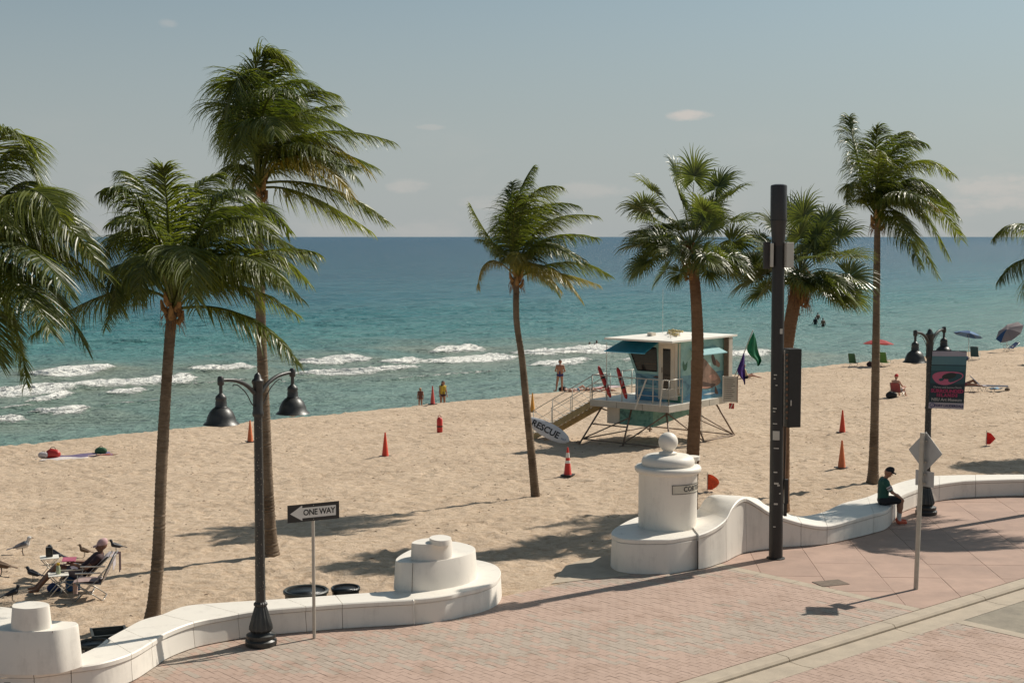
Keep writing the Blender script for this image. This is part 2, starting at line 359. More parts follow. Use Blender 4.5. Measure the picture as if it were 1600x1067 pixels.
# ------------------------------------------------------------------ sea
SEA_Z = -3.0
def sea_mat():
    m, nt, b = node_mat('sea_water'); L = nt.links.new
    at = nt.nodes.new('ShaderNodeAttribute'); at.attribute_name = 'offshore'; fo = nt.nodes.new('ShaderNodeAttribute'); fo.attribute_name = 'foam'; ch = nt.nodes.new('ShaderNodeAttribute'); ch.attribute_name = 'churn'
    g = nt.nodes.new('ShaderNodeNewGeometry'); mp = nt.nodes.new('ShaderNodeMapping'); mp.inputs['Rotation'].default_value = (0, 0, -A41); L(g.outputs['Position'], mp.inputs[0])
    def nz(sx, sy, det=4, ro=.6, dist=0):
        q = nt.nodes.new('ShaderNodeMapping'); q.inputs['Scale'].default_value = (sx, sy, 1); L(mp.outputs[0], q.inputs[0])
        n = nt.nodes.new('ShaderNodeTexNoise'); n.inputs['Scale'].default_value = 1; n.inputs['Detail'].default_value = det; n.inputs['Roughness'].default_value = ro; n.inputs['Distortion'].default_value = dist; L(q.outputs[0], n.inputs['Vector']); return n.outputs['Fac']
    def mth(op, a, b_=None):
        n = nt.nodes.new('ShaderNodeMath'); n.operation = op
        for i, v in enumerate((a, b_)):
            if v is None: continue
            if isinstance(v, (int, float)): n.inputs[i].default_value = v
            else: L(v, n.inputs[i])
        return n.outputs[0]
    patch = nz(.012, .03, 3); streak = nz(.006, .05, 4)
    off = mth('ADD', at.outputs['Fac'], mth('MULTIPLY', mth('SUBTRACT', patch, .5), .22))
    cr = nt.nodes.new('ShaderNodeValToRGB'); els = cr.color_ramp.elements
    els[0].position = 0; els[0].color = (.15, .235, .20, 1); els[1].position = 1; els[1].color = (.009, .064, .118, 1)
    for p_, c_ in ((.12, (.10, .21, .185, 1)), (.3, (.055, .185, .185, 1)), (.55, (.018, .12, .155, 1)), (.78, (.011, .080, .125, 1))):
        e = els.new(p_); e.color = c_
    L(off, cr.inputs[0])
    # churned sand in the breakers
    mch = nt.nodes.new('ShaderNodeMix'); mch.data_type = 'RGBA'; L(mth('MULTIPLY', ch.outputs['Fac'], mth('ADD', patch, .2)), mch.inputs[0]); L(cr.outputs[0], mch.inputs[6]); mch.inputs[7].default_value = (.21, .225, .17, 1)
    fn = nz(1.6, 3.2, 6, .72, .4); fn2 = nz(7, 12, 3, .6)
    fm = nt.nodes.new('ShaderNodeMapRange'); fm.interpolation_type = 'SMOOTHSTEP'
    L(mth('ADD', mth('MULTIPLY', fo.outputs['Fac'], 1.25), mth('MULTIPLY', mth('SUBTRACT', mth('ADD', mth('MULTIPLY', fn, .75), mth('MULTIPLY', fn2, .25)), .5), 2.3)), fm.inputs[0]); fm.inputs[1].default_value = .5; fm.inputs[2].default_value = .85
    mf = nt.nodes.new('ShaderNodeMix'); mf.data_type = 'RGBA'; L(fm.outputs[0], mf.inputs[0]); L(mch.outputs[2], mf.inputs[6]); mf.inputs[7].default_value = (.80, .79, .74, 1)
    L(mf.outputs[2], b.inputs['Base Color'])
    rg = nt.nodes.new('ShaderNodeMix'); L(fm.outputs[0], rg.inputs[0]); rg.inputs[2].default_value = .25; rg.inputs[3].default_value = .9; L(rg.outputs[0], b.inputs['Roughness'])
    b.inputs['IOR'].default_value = 1.33
    spf = nt.nodes.new('ShaderNodeMix'); L(fm.outputs[0], spf.inputs[0]); spf.inputs[2].default_value = .13; spf.inputs[3].default_value = .1; L(spf.outputs[0], b.inputs['Specular IOR Level'])
    w1 = nz(.22, .5, 5, .62, .5); w2 = nz(1.1, 2.3, 4, .6, .3); w3 = nz(4, 7, 3, .6)
    w0 = nz(.035, .09, 4, .6, .5)
    h = mth('ADD', mth('ADD', mth('MULTIPLY', w0, 3.0), mth('MULTIPLY', w1, .75)), mth('ADD', mth('MULTIPLY', w2, .34), mth('MULTIPLY', w3, .07)))
    h = mth('ADD', h, mth('MULTIPLY', mth('MULTIPLY', fn2, fm.outputs[0]), .12))
    bp = nt.nodes.new('ShaderNodeBump'); bp.inputs['Strength'].default_value = 1.0; bp.inputs['Distance'].default_value = 1.5; L(h, bp.inputs['Height']); L(bp.outputs[0], b.inputs['Normal'])
    return m
def grow(a, end, k):
    out = [a]; 
    st = k[0]
    while out[-1] < end: out.append(out[-1]+st); st *= k[1]
    return np.array(out)
sa = np.concatenate([np.arange(62.5, 150, .32), grow(150, 60000, (.4, 1.055))])
tr = grow(125, 60000, (.6, 1.12)); tl = 20-(grow(0, 60000, (.6, 1.12)))
tw = np.concatenate([tl[::-1], np.arange(20.5, 124.6, .5), tr])
Tw = tw[:, None]+0*sa[None]; Sw = sa[None]+0*tw[:, None]
BREAK = [((55, 586), (118, 581), (176, 576), 1.0, 1.5), ((102, 602), (200, 598), (296, 588), .95, 1.7), ((-40, 617), (40, 611), (106, 603), .9, 1.5), ((42, 628), (80, 624), (115, 616), .75, 1.0), ((58, 645), (95, 643), (130, 637), .75, .9), ((-30, 660), (5, 658), (36, 655), .7, .7),
         ((316, 578), (345, 576), (378, 573), .95, 1.3), ((165, 614), (195, 612), (222, 609), .7, .7), ((468, 566), (520, 563), (567, 559), .95, 1.5), ((440, 586), (560, 581), (666, 573), .9, 1.0), ((683, 549), (712, 547), (738, 543), 1.0, 1.7), ((598, 567), (630, 566), (652, 563), .8, 1.0),
         ((664, 566), (735, 563), (802, 557), .95, 1.4), ((815, 554), (890, 550), (958, 543), 1.0, 1.9), ((820, 573), (875, 568), (925, 561), .7, .8), ((1120, 556), (1165, 553), (1200, 548), .9, 1.3), ((1010, 546), (1050, 545), (1100, 540), .6, 1.1), ((275, 590), (284, 588), (296, 586), .6, .6),
         ((300, 560), (330, 558), (360, 556), .3, .8), ((225, 604), (330, 598), (440, 592), .42, .45), ((560, 596), (700, 585), (830, 577), .40, .4), ((120, 636), (210, 628), (300, 621), .36, .4), ((940, 566), (1000, 561), (1080, 556), .5, .6), ((380, 600), (480, 594), (600, 588), .34, .35), ((-20, 640), (20, 637), (60, 634), .5, .5)]
foam = np.zeros_like(Tw); ridge = np.zeros_like(Tw); churn = np.zeros_like(Tw)
jit = fbm(Tw*.35, Sw*.35, 3, 21)-.5; jit2 = fbm(Tw*1.7, Sw*1.7, 3, 22)-.5
for a, bq, c, amp, wd in BREAK:
    wd = wd*.82
    P = np.array([ts(W(x[0], x[1]+1, SEA_Z)) for x in (a, bq, c)]); o = np.argsort(P[:, 0]); P = P[o]
    t0, t1 = P[0, 0]-1.2*wd, P[-1, 0]+1.2*wd; ln = t1-t0
    sc_ = np.interp(Tw, P[:, 0], P[:, 1])
    tn = np.clip((Tw-t0)/ln, -1, 2); env = np.clip(np.minimum(tn, 1-tn)*3.5, 0, 1)
    env = env*env*(3-2*env)
    x = Sw-sc_+jit*2.6*wd+jit2*.9*wd                      # toward shore is negative
    wd2 = wd*(.3+.75*env)*(.45+.9*fbm(Tw*.25+wd*9, Tw*0, 2, 31))
    prof = np.where(x > 0, np.exp(-(x/(.55*wd2))**2), np.exp(-(x/(1.35*wd2))**2))*(.68+.5*fbm(Tw*1.1, Sw*1.1, 3, 61)); tail = np.where(x > 0, np.exp(-(x/(2.8*wd2))**2), np.exp(-(x/(3.6*wd2))**2))
    foam = np.maximum(foam, env**.6*amp*(prof*1.0+.42*tail)); ridge = ridge+env*amp*.42*np.exp(-(x/(1.0*wd))**2)
    env2 = np.clip(np.minimum(tn+.3, 1.3-tn)*3, 0, 1); churn = np.maximum(churn, env2*amp*np.exp(-((x+1.5)/(9*wd))**2))
fade = np.clip((1500-Sw)/1300, 0, 1)*np.clip(1-np.abs(Tw-70)/900, 0, 1)
swell = .22*np.sin(Sw*2*PI/11.5+3.0*(fbm(Tw*.02, Sw*.03, 2, 41)-.5)*6)*np.clip((Sw-66)/40, .15, 1)
chop = .36*(fbm(Tw*.16, Sw*.42, 3, 43)-.5)+.16*(fbm(Tw*.7, Sw*1.3, 2, 44)-.5)
near = np.clip((320-Sw)/170, 0, 1)
Zw = SEA_Z+ridge+(swell*fade*.6+chop*fade)*(.35+.65*near)*np.clip((Sw-62)/60, .35, 1)+ridge*(jit2*.5+.5*(fbm(Tw*3, Sw*3, 2, 46)-.5))
Vw = np.stack([E.x*Tw+N.x*Sw, E.y*Tw+N.y*Sw, Zw], -1).reshape(-1, 3)
sea = struct(np_mesh('sea', Vw, grid_quads(len(tw), len(sa)), sea_mat()))
offs = np.interp(Sw, [62, 75, 95, 130, 190, 300, 700, 3000], [0, .06, .14, .32, .55, .74, .9, 1.0])
for nm, arr in (('offshore', offs), ('foam', foam), ('churn', churn)):
    a = sea.data.attributes.new(nm, 'FLOAT', 'POINT'); a.data.foreach_set('value', arr.astype(np.float32).ravel())
# seabed under the sea, so that nothing is open from below
bed = MB(); bed.obox(fts(-300, 66, -3.6), E*600, N*40, Vector((0, 0, -.3))); struct(bed.build('seabed', M_sand))

# ------------------------------------------------------------------ pavement, kerb, street
M_conc = pm('pale_concrete', (.40, .33, .25), .85, .12, 3, .25, bscale=60)
M_conc_p = pm('pink_concrete', (.36, .245, .19), .85, .12, 1.2, .2, bscale=70)
M_joint = pm('joint_sand', (.16, .12, .09), .95, .2, 8, .2)
M_joint2 = pm('paver_joint_sand', (.38, .295, .23), .95, .2, 8, .2)
M_asph = pm('worn_asphalt', (.25, .215, .165), .92, .2, 3, .4, bscale=120)
M_white = pm('white_painted_concrete', (.735, .68, .60), .55, .055, 1.3, .06, bscale=30)
def streaked_white():
    m, nt, b = node_mat('white_wall_paint'); L = nt.links.new
    t = nt.nodes.new('ShaderNodeTexCoord'); mp = nt.nodes.new('ShaderNodeMapping'); mp.inputs['Scale'].default_value = (5, 5, .7); L(t.outputs['Object'], mp.inputs[0])
    n = nt.nodes.new('ShaderNodeTexNoise'); n.inputs['Scale'].default_value = 1; n.inputs['Detail'].default_value = 7; n.inputs['Roughness'].default_value = .7; L(mp.outputs[0], n.inputs['Vector'])
    n2 = nt.nodes.new('ShaderNodeTexNoise'); n2.inputs['Scale'].default_value = 2.2; n2.inputs['Detail'].default_value = 8; n2.inputs['Roughness'].default_value = .75; L(t.outputs['Object'], n2.inputs['Vector'])
    ad = nt.nodes.new('ShaderNodeMath'); ad.operation = 'ADD'; L(n.outputs['Fac'], ad.inputs[0]); L(n2.outputs['Fac'], ad.inputs[1])
    r = nt.nodes.new('ShaderNodeValToRGB'); r.color_ramp.elements[0].position = .72/2; r.color_ramp.elements[0].color = (.655, .605, .535, 1); r.color_ramp.elements[1].position = .98/2; r.color_ramp.elements[1].color = (.77, .715, .635, 1)
    hf = nt.nodes.new('ShaderNodeMath'); hf.operation = 'MULTIPLY'; hf.inputs[1].default_value = .5; L(ad.outputs[0], hf.inputs[0]); L(hf.outputs[0], r.inputs[0]); L(r.outputs[0], b.inputs['Base Color'])
    b.inputs['Roughness'].default_value = .5
    bp = nt.nodes.new('ShaderNodeBump'); bp.inputs['Strength'].default_value = .12; bp.inputs['Distance'].default_value = .01; n3 = nt.nodes.new('ShaderNodeTexNoise'); n3.inputs['Scale'].default_value = 45; L(t.outputs['Object'], n3.inputs['Vector']); L(n3.outputs['Fac'], bp.inputs['Height']); L(bp.outputs[0], b.inputs['Normal'])
    return m
M_wall = streaked_white()

# earth sheet under everything on land
eb = MB(); eb.obox(fts(-400, -300, -.62), E*900, N*(300+21.0), Vector((0, 0, -.4))); struct(eb.build('ground', M_joint))
# sidewalk bed: one sheet reaching under the benches and out of frame
nb = 200; tb = np.linspace(-60, 120, nb)
bedv = []; 
for t in tb: bedv += [fts(t, 14.85, -.012), fts(t, float(s_border(np.array(t)))+.02, -.012)]
sb = MB(); sb.add(bedv, [(2*i, 2*i+2, 2*i+3, 2*i+1) for i in range(nb-1)]); sb.add([fts(-60, 14.85, -.012), fts(120, 14.85, -.012), fts(120, 14.85, -.6), fts(-60, 14.85, -.6)], [(0, 1, 2, 3)])
sidewalk = struct(sb.build('sidewalk', M_joint2))

def paver_mat():
    m, nt, b = node_mat('concrete_paver'); L = nt.links.new
    a = nt.nodes.new('ShaderNodeAttribute'); a.attribute_name = 'tone'
    g = nt.nodes.new('ShaderNodeNewGeometry'); n = nt.nodes.new('ShaderNodeTexNoise'); n.inputs['Scale'].default_value = 1.3; n.inputs['Detail'].default_value = 7; n.inputs['Roughness'].default_value = .7; L(g.outputs['Position'], n.inputs['Vector'])
    r = nt.nodes.new('ShaderNodeValToRGB'); r.color_ramp.elements[0].position = .3; r.color_ramp.elements[0].color = (.78, .745, .71, 1); r.color_ramp.elements[1].position = .5; r.color_ramp.elements[1].color = (1, 1, 1, 1); L(n.outputs['Fac'], r.inputs[0])
    mx = nt.nodes.new('ShaderNodeMix'); mx.data_type = 'RGBA'; mx.blend_type = 'MULTIPLY'; mx.inputs[0].default_value = 1; L(a.outputs['Color'], mx.inputs[6]); L(r.outputs[0], mx.inputs[7]); L(mx.outputs[2], b.inputs['Base Color'])
    b.inputs['Roughness'].default_value = .85; b.inputs['Specular IOR Level'].default_value = .3
    n3 = nt.nodes.new('ShaderNodeTexNoise'); n3.inputs['Scale'].default_value = 90; L(g.outputs['Position'], n3.inputs['Vector']); bp = nt.nodes.new('ShaderNodeBump'); bp.inputs['Strength'].default_value = .25; bp.inputs['Distance'].default_value = .01; L(n3.outputs['Fac'], bp.inputs['Height']); L(bp.outputs[0], b.inputs['Normal'])
    return m
M_paver = paver_mat()
def pavers(name, parent, t0, t1, s0, s1, zt, seed, border=False):
    """running-bond bricks laid as real blocks, one joined part"""
    bl, bw = .235, .118; r_ = np.random.default_rng(seed)
    rows = np.arange(t0, t1-bw*.5, bw); V_ = []; col = []
    for i, t in enumerate(rows):
        off = (i % 2)*bl*.5
        s_hi = (s1 if not border else float(s_border(np.array(t)))+.0)
        s_ = np.arange(s0-off, s_hi, bl); a = np.clip(s_+.003, s0, s_hi); b = np.clip(s_+bl-.003, s0, s_hi); ok = (b-a) > .02; a = a[ok]; b = b[ok]; n = len(a)
        if not n: continue
        ta_ = np.full(n, t+.0025); tb_ = np.full(n, t+bw-.0025); jz = r_.uniform(-.002, .002, n); z1 = zt+jz; z0 = np.full(n, zt-.05)
        tl_ = r_.uniform(-.002, .002, n)
        c = np.stack([np.stack([ta_, a, z0], 1), np.stack([tb_, a, z0], 1), np.stack([tb_, b, z0], 1), np.stack([ta_, b, z0], 1), np.stack([ta_, a, z1], 1), np.stack([tb_, a, z1+tl_], 1), np.stack([tb_, b, z1+tl_], 1), np.stack([ta_, b, z1], 1)], 1)
        V_.append(c)
        m = (a+b)/2; band = np.sin((t*.55+m*1.05)*1.15+2.2*fbm(np.full(n, t*.3), m*.3, 2, seed))
        g = (band+r_.normal(0, .55, n)) > .55
        base = np.where(g[:, None], np.array([.39, .32, .262]), np.array([.425, .305, .245])); base = base*r_.uniform(.95, 1.04, (n, 1))*(.93+.14*fbm(a*.8, np.full(n, t*.8), 3, 77))[:, None]; col.append(base)
    V_ = np.concatenate(V_); n = len(V_); P = V_[..., 0:1]*np.array([E.x, E.y, 0])+V_[..., 1:2]*np.array([N.x, N.y, 0]); P[..., 2] = V_[..., 2]
    base = (np.arange(n)*8)[:, None, None]; fs = np.array([[4, 5, 6, 7], [0, 1, 5, 4], [1, 2, 6, 5], [2, 3, 7, 6], [3, 0, 4, 7]])[None]+base
    o = np_mesh(name, P.reshape(-1, 3), fs.reshape(-1, 4), M_paver, smooth=False); o.parent = parent; stuff(o)
    cc = np.repeat(np.concatenate(col), 8, 0); cc = np.concatenate([cc, np.ones((len(cc), 1))], 1); at = o.data.attributes.new('tone', 'FLOAT_COLOR', 'POINT'); at.data.foreach_set('color', cc.astype(np.float32).ravel())
    return o
pavers('paver', sidewalk, -2, 22.87, 14.87, 21, 0.0, 3, border=True)
pad = MB(); pad.prism([(p.x, p.y) for p in (W(u, v, 0) for u, v in ((862, 912), (925, 905), (985, 899), (960, 884), (958, 868), (915, 873), (884, 884)))][::-1], -.25, .012); pad.build('concrete_apron', M_conc, sidewalk)
kc = catmull([tuple(W(u, v, 0))[:2] for u, v in ((868, 912), (880, 905), (887, 897), (880, 888))], 5); km = MB(); km.tube([(p[0], p[1], .03) for p in kc], .07, 8); None
# concrete band across the sidewalk and big pink slabs beyond it
def slab_poly(poly, z1, th, jz=0):
    b = MB(); b.prism(poly, z1-th, z1); return b
bd = MB(); 
for k in range(6):
    a = 14.87+k*.95; c = min(a+.94, 20.1)
    if c > a: bd = MB(); bd.obox(fts(22.9, a, -.05), E*.26, N*(c-a), Vector((0, 0, .053))); bd.build('border_stone', M_conc, sidewalk)
def clip_poly(poly, f):
    out = []
    for i in range(len(poly)):
        a = poly[i]; b = poly[(i+1) % len(poly)]; fa = f(a); fb = f(b)
        if fa >= 0: out.append(a)
        if (fa >= 0) != (fb >= 0): k = fa/(fa-fb); out.append((a[0]+(b[0]-a[0])*k, a[1]+(b[1]-a[1])*k))
    return out
GR = R(-3); gx = Vector((math.cos(GR), math.sin(GR))); gy = Vector((-math.sin(GR), math.cos(GR))); SL = 1.22
slabm = [pm('pink_slab_'+w, tuple(x*k for x in (.37, .25, .195)), .85, .13, 1.4, .2, bscale=70) for w, k in (('a', .95), ('b', 1.0), ('c', 1.05))]
for i in range(-2, 32):
    for j in range(12, 44):
        q_ = [(gx*(a*SL)+gy*(b*SL)) for a, b in ((i, j), (i+1, j), (i+1, j+1), (i, j+1))]; cx = sum((p for p in q_), Vector((0, 0)))/4
        q_ = [cx+(p-cx)*((SL-.009)/SL) for p in q_]; poly = [(p.x, p.y) for p in q_]
        tc_, sc2 = ts(cx)
        if tc_ > 50 or sc2 < 13.5: continue
        poly = clip_poly(poly, lambda p: ts(p)[0]-23.17); poly = clip_poly(poly, lambda p: ts(p)[1]-14.87) if len(poly) > 2 else []
        if len(poly) > 2:
            sl_ = float(s_border(np.array(min(max(tc_, 23), 60)))); poly = clip_poly(poly, lambda p: sl_+.1-ts(p)[1])
        if len(poly) < 3: continue
        mb = MB(); mb.prism(poly, -.05, random.uniform(-.003, .003)); mb.build('slab', random.choice(slabm), sidewalk)
# access cover in the slabs
cv = MB(); p = W(1298, 911, 0); cv.box((p.x, p.y, .006), (.62, .42, .012), R(20)); cv2 = cv.build('access_cover', M_joint, None); tag(cv2, 'small dark rectangular utility cover set flush in the pink slabs', 'utility cover')
# kerb stones and gutter
for k in range(24):
    t = -30+k*3.05
    kb = MB(); pr = [(14.55, -.30), (14.55, -.045), (14.585, -.008), (14.62, 0), (14.85, .0), (14.85, -.30)]
    kb.add([fts(t+.006, s, z) for s, z in pr]+[fts(t+3.04, s, z) for s, z in pr], [(0, 1, 7, 6), (1, 2, 8, 7), (2, 3, 9, 8), (3, 4, 10, 9), (4, 5, 11, 10), (5, 4, 3, 2, 1, 0), (6, 7, 8, 9, 10, 11)])
    kb.build('kerb_stone', M_conc, sidewalk)
street_b = MB(); street_b.obox(fts(-60, -60, -.2), E*180, N*74.0, Vector((0, 0, .114))); street = struct(street_b.build('street', M_joint2))
for k in range(24):
    t = -30+k*3.05; gb = MB(); pr = [(14.05, -.19), (14.05, -.072), (14.3, -.088), (14.545, -.078), (14.545, -.19)]
    gb.add([fts(t+.006, s, z) for s, z in pr]+[fts(t+3.04, s, z) for s, z in pr], [(0, 1, 6, 5), (1, 2, 7, 6), (2, 3, 8, 7), (3, 4, 9, 8), (4, 3, 2, 1, 0), (5, 6, 7, 8, 9)]); gb.build('gutter_slab', M_conc, street)
pavers('paver', street, 4, 23.0, 8, 14.04, -.070, 8)
gb = MB(); gb.obox(fts(23.02, -20, -.18), E*.26, N*34.04, Vector((0, 0, .112))); gb.build('border_strip', M_conc, street)
ab = MB(); ab.obox(fts(23.29, -20, -.18), E*90, N*34.04, Vector((0, 0, .106))); ab.build('asphalt', M_asph, street)

# ------------------------------------------------------------------ bench walls
def bench(name, label, rows, joints, cap_h=.085):
    root = thing(name, label, 'bench', (rows[len(rows)//2][0], rows[len(rows)//2][1], 0)); off = root.location
    def seg(i0, i1, kind):
        mb = MB(); rr = rows[i0:i1+1]; n = len(rr); vs_ = []
        for i, r in enumerate(rr):
            f = Vector((r[0], r[1], 0)); b = Vector((r[2], r[3], 0)); d = (b-f).normalized(); 
            tn = Vector((rows[min(i0+i+1, len(rows)-1)][0]-rows[max(i0+i-1, 0)][0], rows[min(i0+i+1, len(rows)-1)][1]-rows[max(i0+i-1, 0)][1], 0)).normalized()
            g = tn*(.005 if i == 0 else (-.005 if i == n-1 else 0)); z = r[4]
            if kind == 'cap': pts = [(f-d*.012, z-cap_h), (f-d*.012, z-.02), (f+d*.010, z)]+[(f.lerp(b, k_/6), z) for k_ in range(1, 6)]+[(b-d*.01, z), (b+d*.012, z-.02), (b+d*.012, z-cap_h)]
            else: pts = [(f-d*.03, 0.02), (f+d*.012, z-cap_h-.014), (b-d*.012, z-cap_h-.014), (b+d*.03, -.6)]
            if kind == 'cap' and i in (0, n-1): pts = [(p+g, q) for p, q in pts]
            elif i in (0, n-1): pts = [(p+g, q) for p, q in pts]
            vs_ += [(p.x, p.y, q) for p, q in pts]
        k = 11 if kind == 'cap' else 4
        fs = [(i*k+j, i*k+(j+1) % k, (i+1)*k+(j+1) % k, (i+1)*k+j) for i in range(n-1) for j in range(k)]
        fs += [tuple(range(k-1, -1, -1)), tuple((n-1)*k+j for j in range(k))]
        mb.add(vs_, fs); mb.build('cap_slab' if kind == 'cap' else 'wall_panel', M_wall, root, smooth=30, off=off)
    core = MB(); vs_ = []
    for i, r in enumerate(rows):
        f = Vector((r[0], r[1], 0)); b = Vector((r[2], r[3], 0)); d = (b-f).normalized(); z = r[4]-.16
        vs_ += [(f.x+d.x*.05, f.y+d.y*.05, 0), (f.x+d.x*.05, f.y+d.y*.05, z), (b.x-d.x*.05, b.y-d.y*.05, z), (b.x-d.x*.05, b.y-d.y*.05, -.6)]
    n = len(rows); core.add(vs_, [(i*4+j, i*4+(j+1) % 4, (i+1)*4+(j+1) % 4, (i+1)*4+j) for i in range(n-1) for j in range(4)]+[(3, 2, 1, 0), tuple((n-1)*4+j for j in range(4))])
    core.build('core', M_joint, root, off=off)
    js = [0]+joints+[len(rows)-1]
    for a, b in zip(js, js[1:]): seg(a, b, 'cap'); seg(a, b, 'panel')
    return root
def ji(base, rows_px, us):
    out = []
    for u in us:
        xs = [r[0] for r in rows_px]
        for i in range(len(xs)-1):
            if xs[i] <= u < xs[i+1]: out.append(int(round((i+(u-xs[i])/(xs[i+1]-xs[i]))*6)))
    return sorted(set(out))
benchL = bench('curved_bench_wall', 'low white concrete bench wall curving from the left spiral end to the middle spiral', RL, ji(0, BL, [0, 54, 112, 206, 238, 303, 379, 478, 535]))
benchR = bench('curved_bench_wall', 'low white wave-topped bench wall running right from the round name pillar', RR, ji(0, BR, [1134, 1165, 1250, 1292, 1365, 1398, 1431, 1470, 1524, 1600]))
def smooth_poly(px, z, n=5):
    pts = [W(u, v, z) for u, v in px]; P = [(p.x, p.y) for p in pts]; P = P[-2:]+P+P[:3]
    c = catmull(P, n); return [tuple(x) for x in c[2*n:2*n+len(px)*n]]
def tier(root, px, z0, z1, flare, name='tier', n=5, mat=None):
    poly = smooth_poly(px, z1, n); a = sum(poly[i][0]*poly[(i+1) % len(poly)][1]-poly[(i+1) % len(poly)][0]*poly[i][1] for i in range(len(poly)))
    if a < 0: poly = poly[::-1]
    mb = MB(); mb.prism(poly, z0, z1-.015, flare); 
    cxy = (sum(p[0] for p in poly)/len(poly), sum(p[1] for p in poly)/len(poly)); k = len(poly); o = len(mb.v)-k
    # small rounded arris round the top
    inn = [(p[0]+(cxy[0]-p[0])*.012, p[1]+(cxy[1]-p[1])*.012, z1) for p in poly]; mb.f = mb.f[:-1]; mb.mi = mb.mi[:-1]
    st = len(mb.v); mb.v += inn; mb.f += [(o+i, o+(i+1) % k, st+(i+1) % k, st+i) for i in range(k)]+[tuple(st+i for i in range(k))]; mb.mi += [0]*(k+1)
    return mb.build(name, mat or M_wall, root, smooth=32, off=root.location)
c0 = W(690, 925, 0)
spM = thing('spiral_bench_end', 'white stepped spiral at the end of the low bench wall beside the beach opening', 'bench end', (c0.x, c0.y, 0), group='stepped white spirals on the bench wall')
BASEPX = [(640, 936), (668, 934), (700, 929.5), (725, 924), (754, 917), (772, 909), (781, 900), (782, 890), (772, 881), (745, 874), (700, 869), (650, 884), (624, 918), (628, 934)]
tier(spM, [(u, v+7.2) for u, v in BASEPX], 0, .372, .02, 'wall_panel')
tier(spM, BASEPX, .384, .462, .0, 'cap_slab')
tier(spM, [(618, 876), (645, 879), (668, 878), (697, 874), (725, 868), (740, 861), (742, 855), (728, 849), (700, 845), (660, 852), (630, 864)], .46, 1.0, .04, 'middle_tier')
tier(spM, [(643, 848), (655, 850), (675, 850), (695, 848), (705, 845), (704, 841), (690, 839), (670, 840), (652, 843)], .98, 1.31, .02, 'upper_tier')
tier(spM, [(671, 840), (678, 843.5), (690, 845), (702, 843), (705, 839), (698, 836), (686, 835), (675, 836.5)], 1.30, 1.40, .0, 'top_disc', 6)
c0 = W(40, 1040, 0)
spL = thing('spiral_bench_end', 'white stepped spiral rising from the bench wall, nearest to the beach chairs', 'bench end', (c0.x, c0.y, 0), group='stepped white spirals on the bench wall')
tier(spL, [(-90, 1020), (-60, 1030), (0, 1036), (60, 1036), (112, 1028), (120, 1012), (90, 990), (20, 975), (-60, 985)], .36, .468, .0, 'base_tier')
tier(spL, [(-60, 958), (-40, 980), (0, 985), (40, 987), (84, 985), (108, 980), (122, 975), (117, 971), (100, 970), (60, 966), (20, 950), (-20, 948)], .46, 1.10, .06, 'middle_tier')
tier(spL, [(19, 948), (28, 950), (42, 951), (60, 949.5), (76, 946), (75, 942), (60, 939), (35, 939), (22, 942)], 1.09, 1.44, .03, 'upper_tier')
# bands of darker joint on the spirals
for root, pts in ((spM, [(645, 879.2, 1.0, 924)]), (spL, [(82, 985.6, 1.10, 1037)])):
    for (u, v, z, vb) in pts:
        a = W(u, v, z); b = W(u-1, vb, .46); q = MB(); q.tube([a+Vector((0, -.004, 0)), b+Vector((0, -.05, 0))], .005, 4); q.build('joint', M_joint, root, off=root.location)

# ------------------------------------------------------------------ name pillar
M_black = pm('black_metal', (.022, .021, .022), .38, .25, 9, .08, spec=.5)
M_ink = pm('black_print', (.018, .018, .02), .6, .1, 9)
pc = W(1046, 872, 0); pc = Vector((.1117*30.65*.991, 30.65, 0)); PR = .635
pil = thing('name_pillar', 'round white pillar topped with a ball, carrying the street name plate', 'pillar', pc)
plat = thing('pillar_bench_end', 'rounded white platform of the bench wall under the name pillar', 'bench end', W(1010, 880, 0))
tier(plat, [(956, 838), (962, 845), (975, 848.5), (1000, 850), (1030, 850), (1050, 849), (1085, 843), (1093, 841), (1098, 830), (1090, 812), (1060, 803), (1000, 812), (965, 828)], 0, .62, .03, 'panel')
tier(plat, [(955, 832), (962, 838), (975, 841.5), (1000, 843), (1030, 843), (1050, 842), (1085, 836), (1093, 834), (1098, 824), (1090, 806), (1060, 797), (1000, 806), (965, 822)], .63, .715, .0, 'cap_slab')
mb = MB(); mb.lathe([(PR, .55), (PR, 1.90), (PR+.01, 1.93)], 64); mb.build('shaft', M_wall, pil, smooth=40)
mb = MB(); mb.lathe([(PR-.02, 1.90), (PR+.05, 1.91), (PR+.085, 1.95), (PR+.09, 2.0), (PR+.06, 2.045), (PR-.06, 2.06)], 64); mb.build('rim', M_white, pil, smooth=60)
mb = MB(); mb.lathe([(PR-.08, 2.05), (PR-.06, 2.10), (PR-.06, 2.15), (PR-.09, 2.22), (PR-.17, 2.27), (PR-.26, 2.285), (.02, 2.29)], 64); mb.build('cushion', M_white, pil, smooth=60)
mb = MB(); mb.lathe([(.20, 2.285), (.20, 2.33), (.12, 2.35), (.10, 2.40)], 32); mb.build('neck', M_white, pil, smooth=60)
mb = MB(); mb.sphere((0, 0, 2.56), .212, 32, 20); mb.build('ball', M_white, pil, smooth=True)
mb = MB(); mb.lathe([(.10, .5), (.10, 2.0), (.11, 2.1), (.17, 2.12), (.17, 2.2), (.05, 2.22)], 20, (.56, .30, 0)); mb.build('rear_shaft', M_white, pil, smooth=50)
def cyl(x, y, z, r0, a0=0.0):  # wrap flat coordinates on the pillar, x to the right of the camera side
    a = a0+x/r0; return (math.sin(a)*(r0+z), -math.cos(a)*(r0+z), y)
M_plate = pm('name_plate', (.60, .55, .45), .5, .06, 5)
mb = MB(); mb.quadgrid(lambda i, j: cyl(i*.98, 1.515+j*.20, .006, PR, .03), 20, 1); mb.build('plate', M_plate, pil)
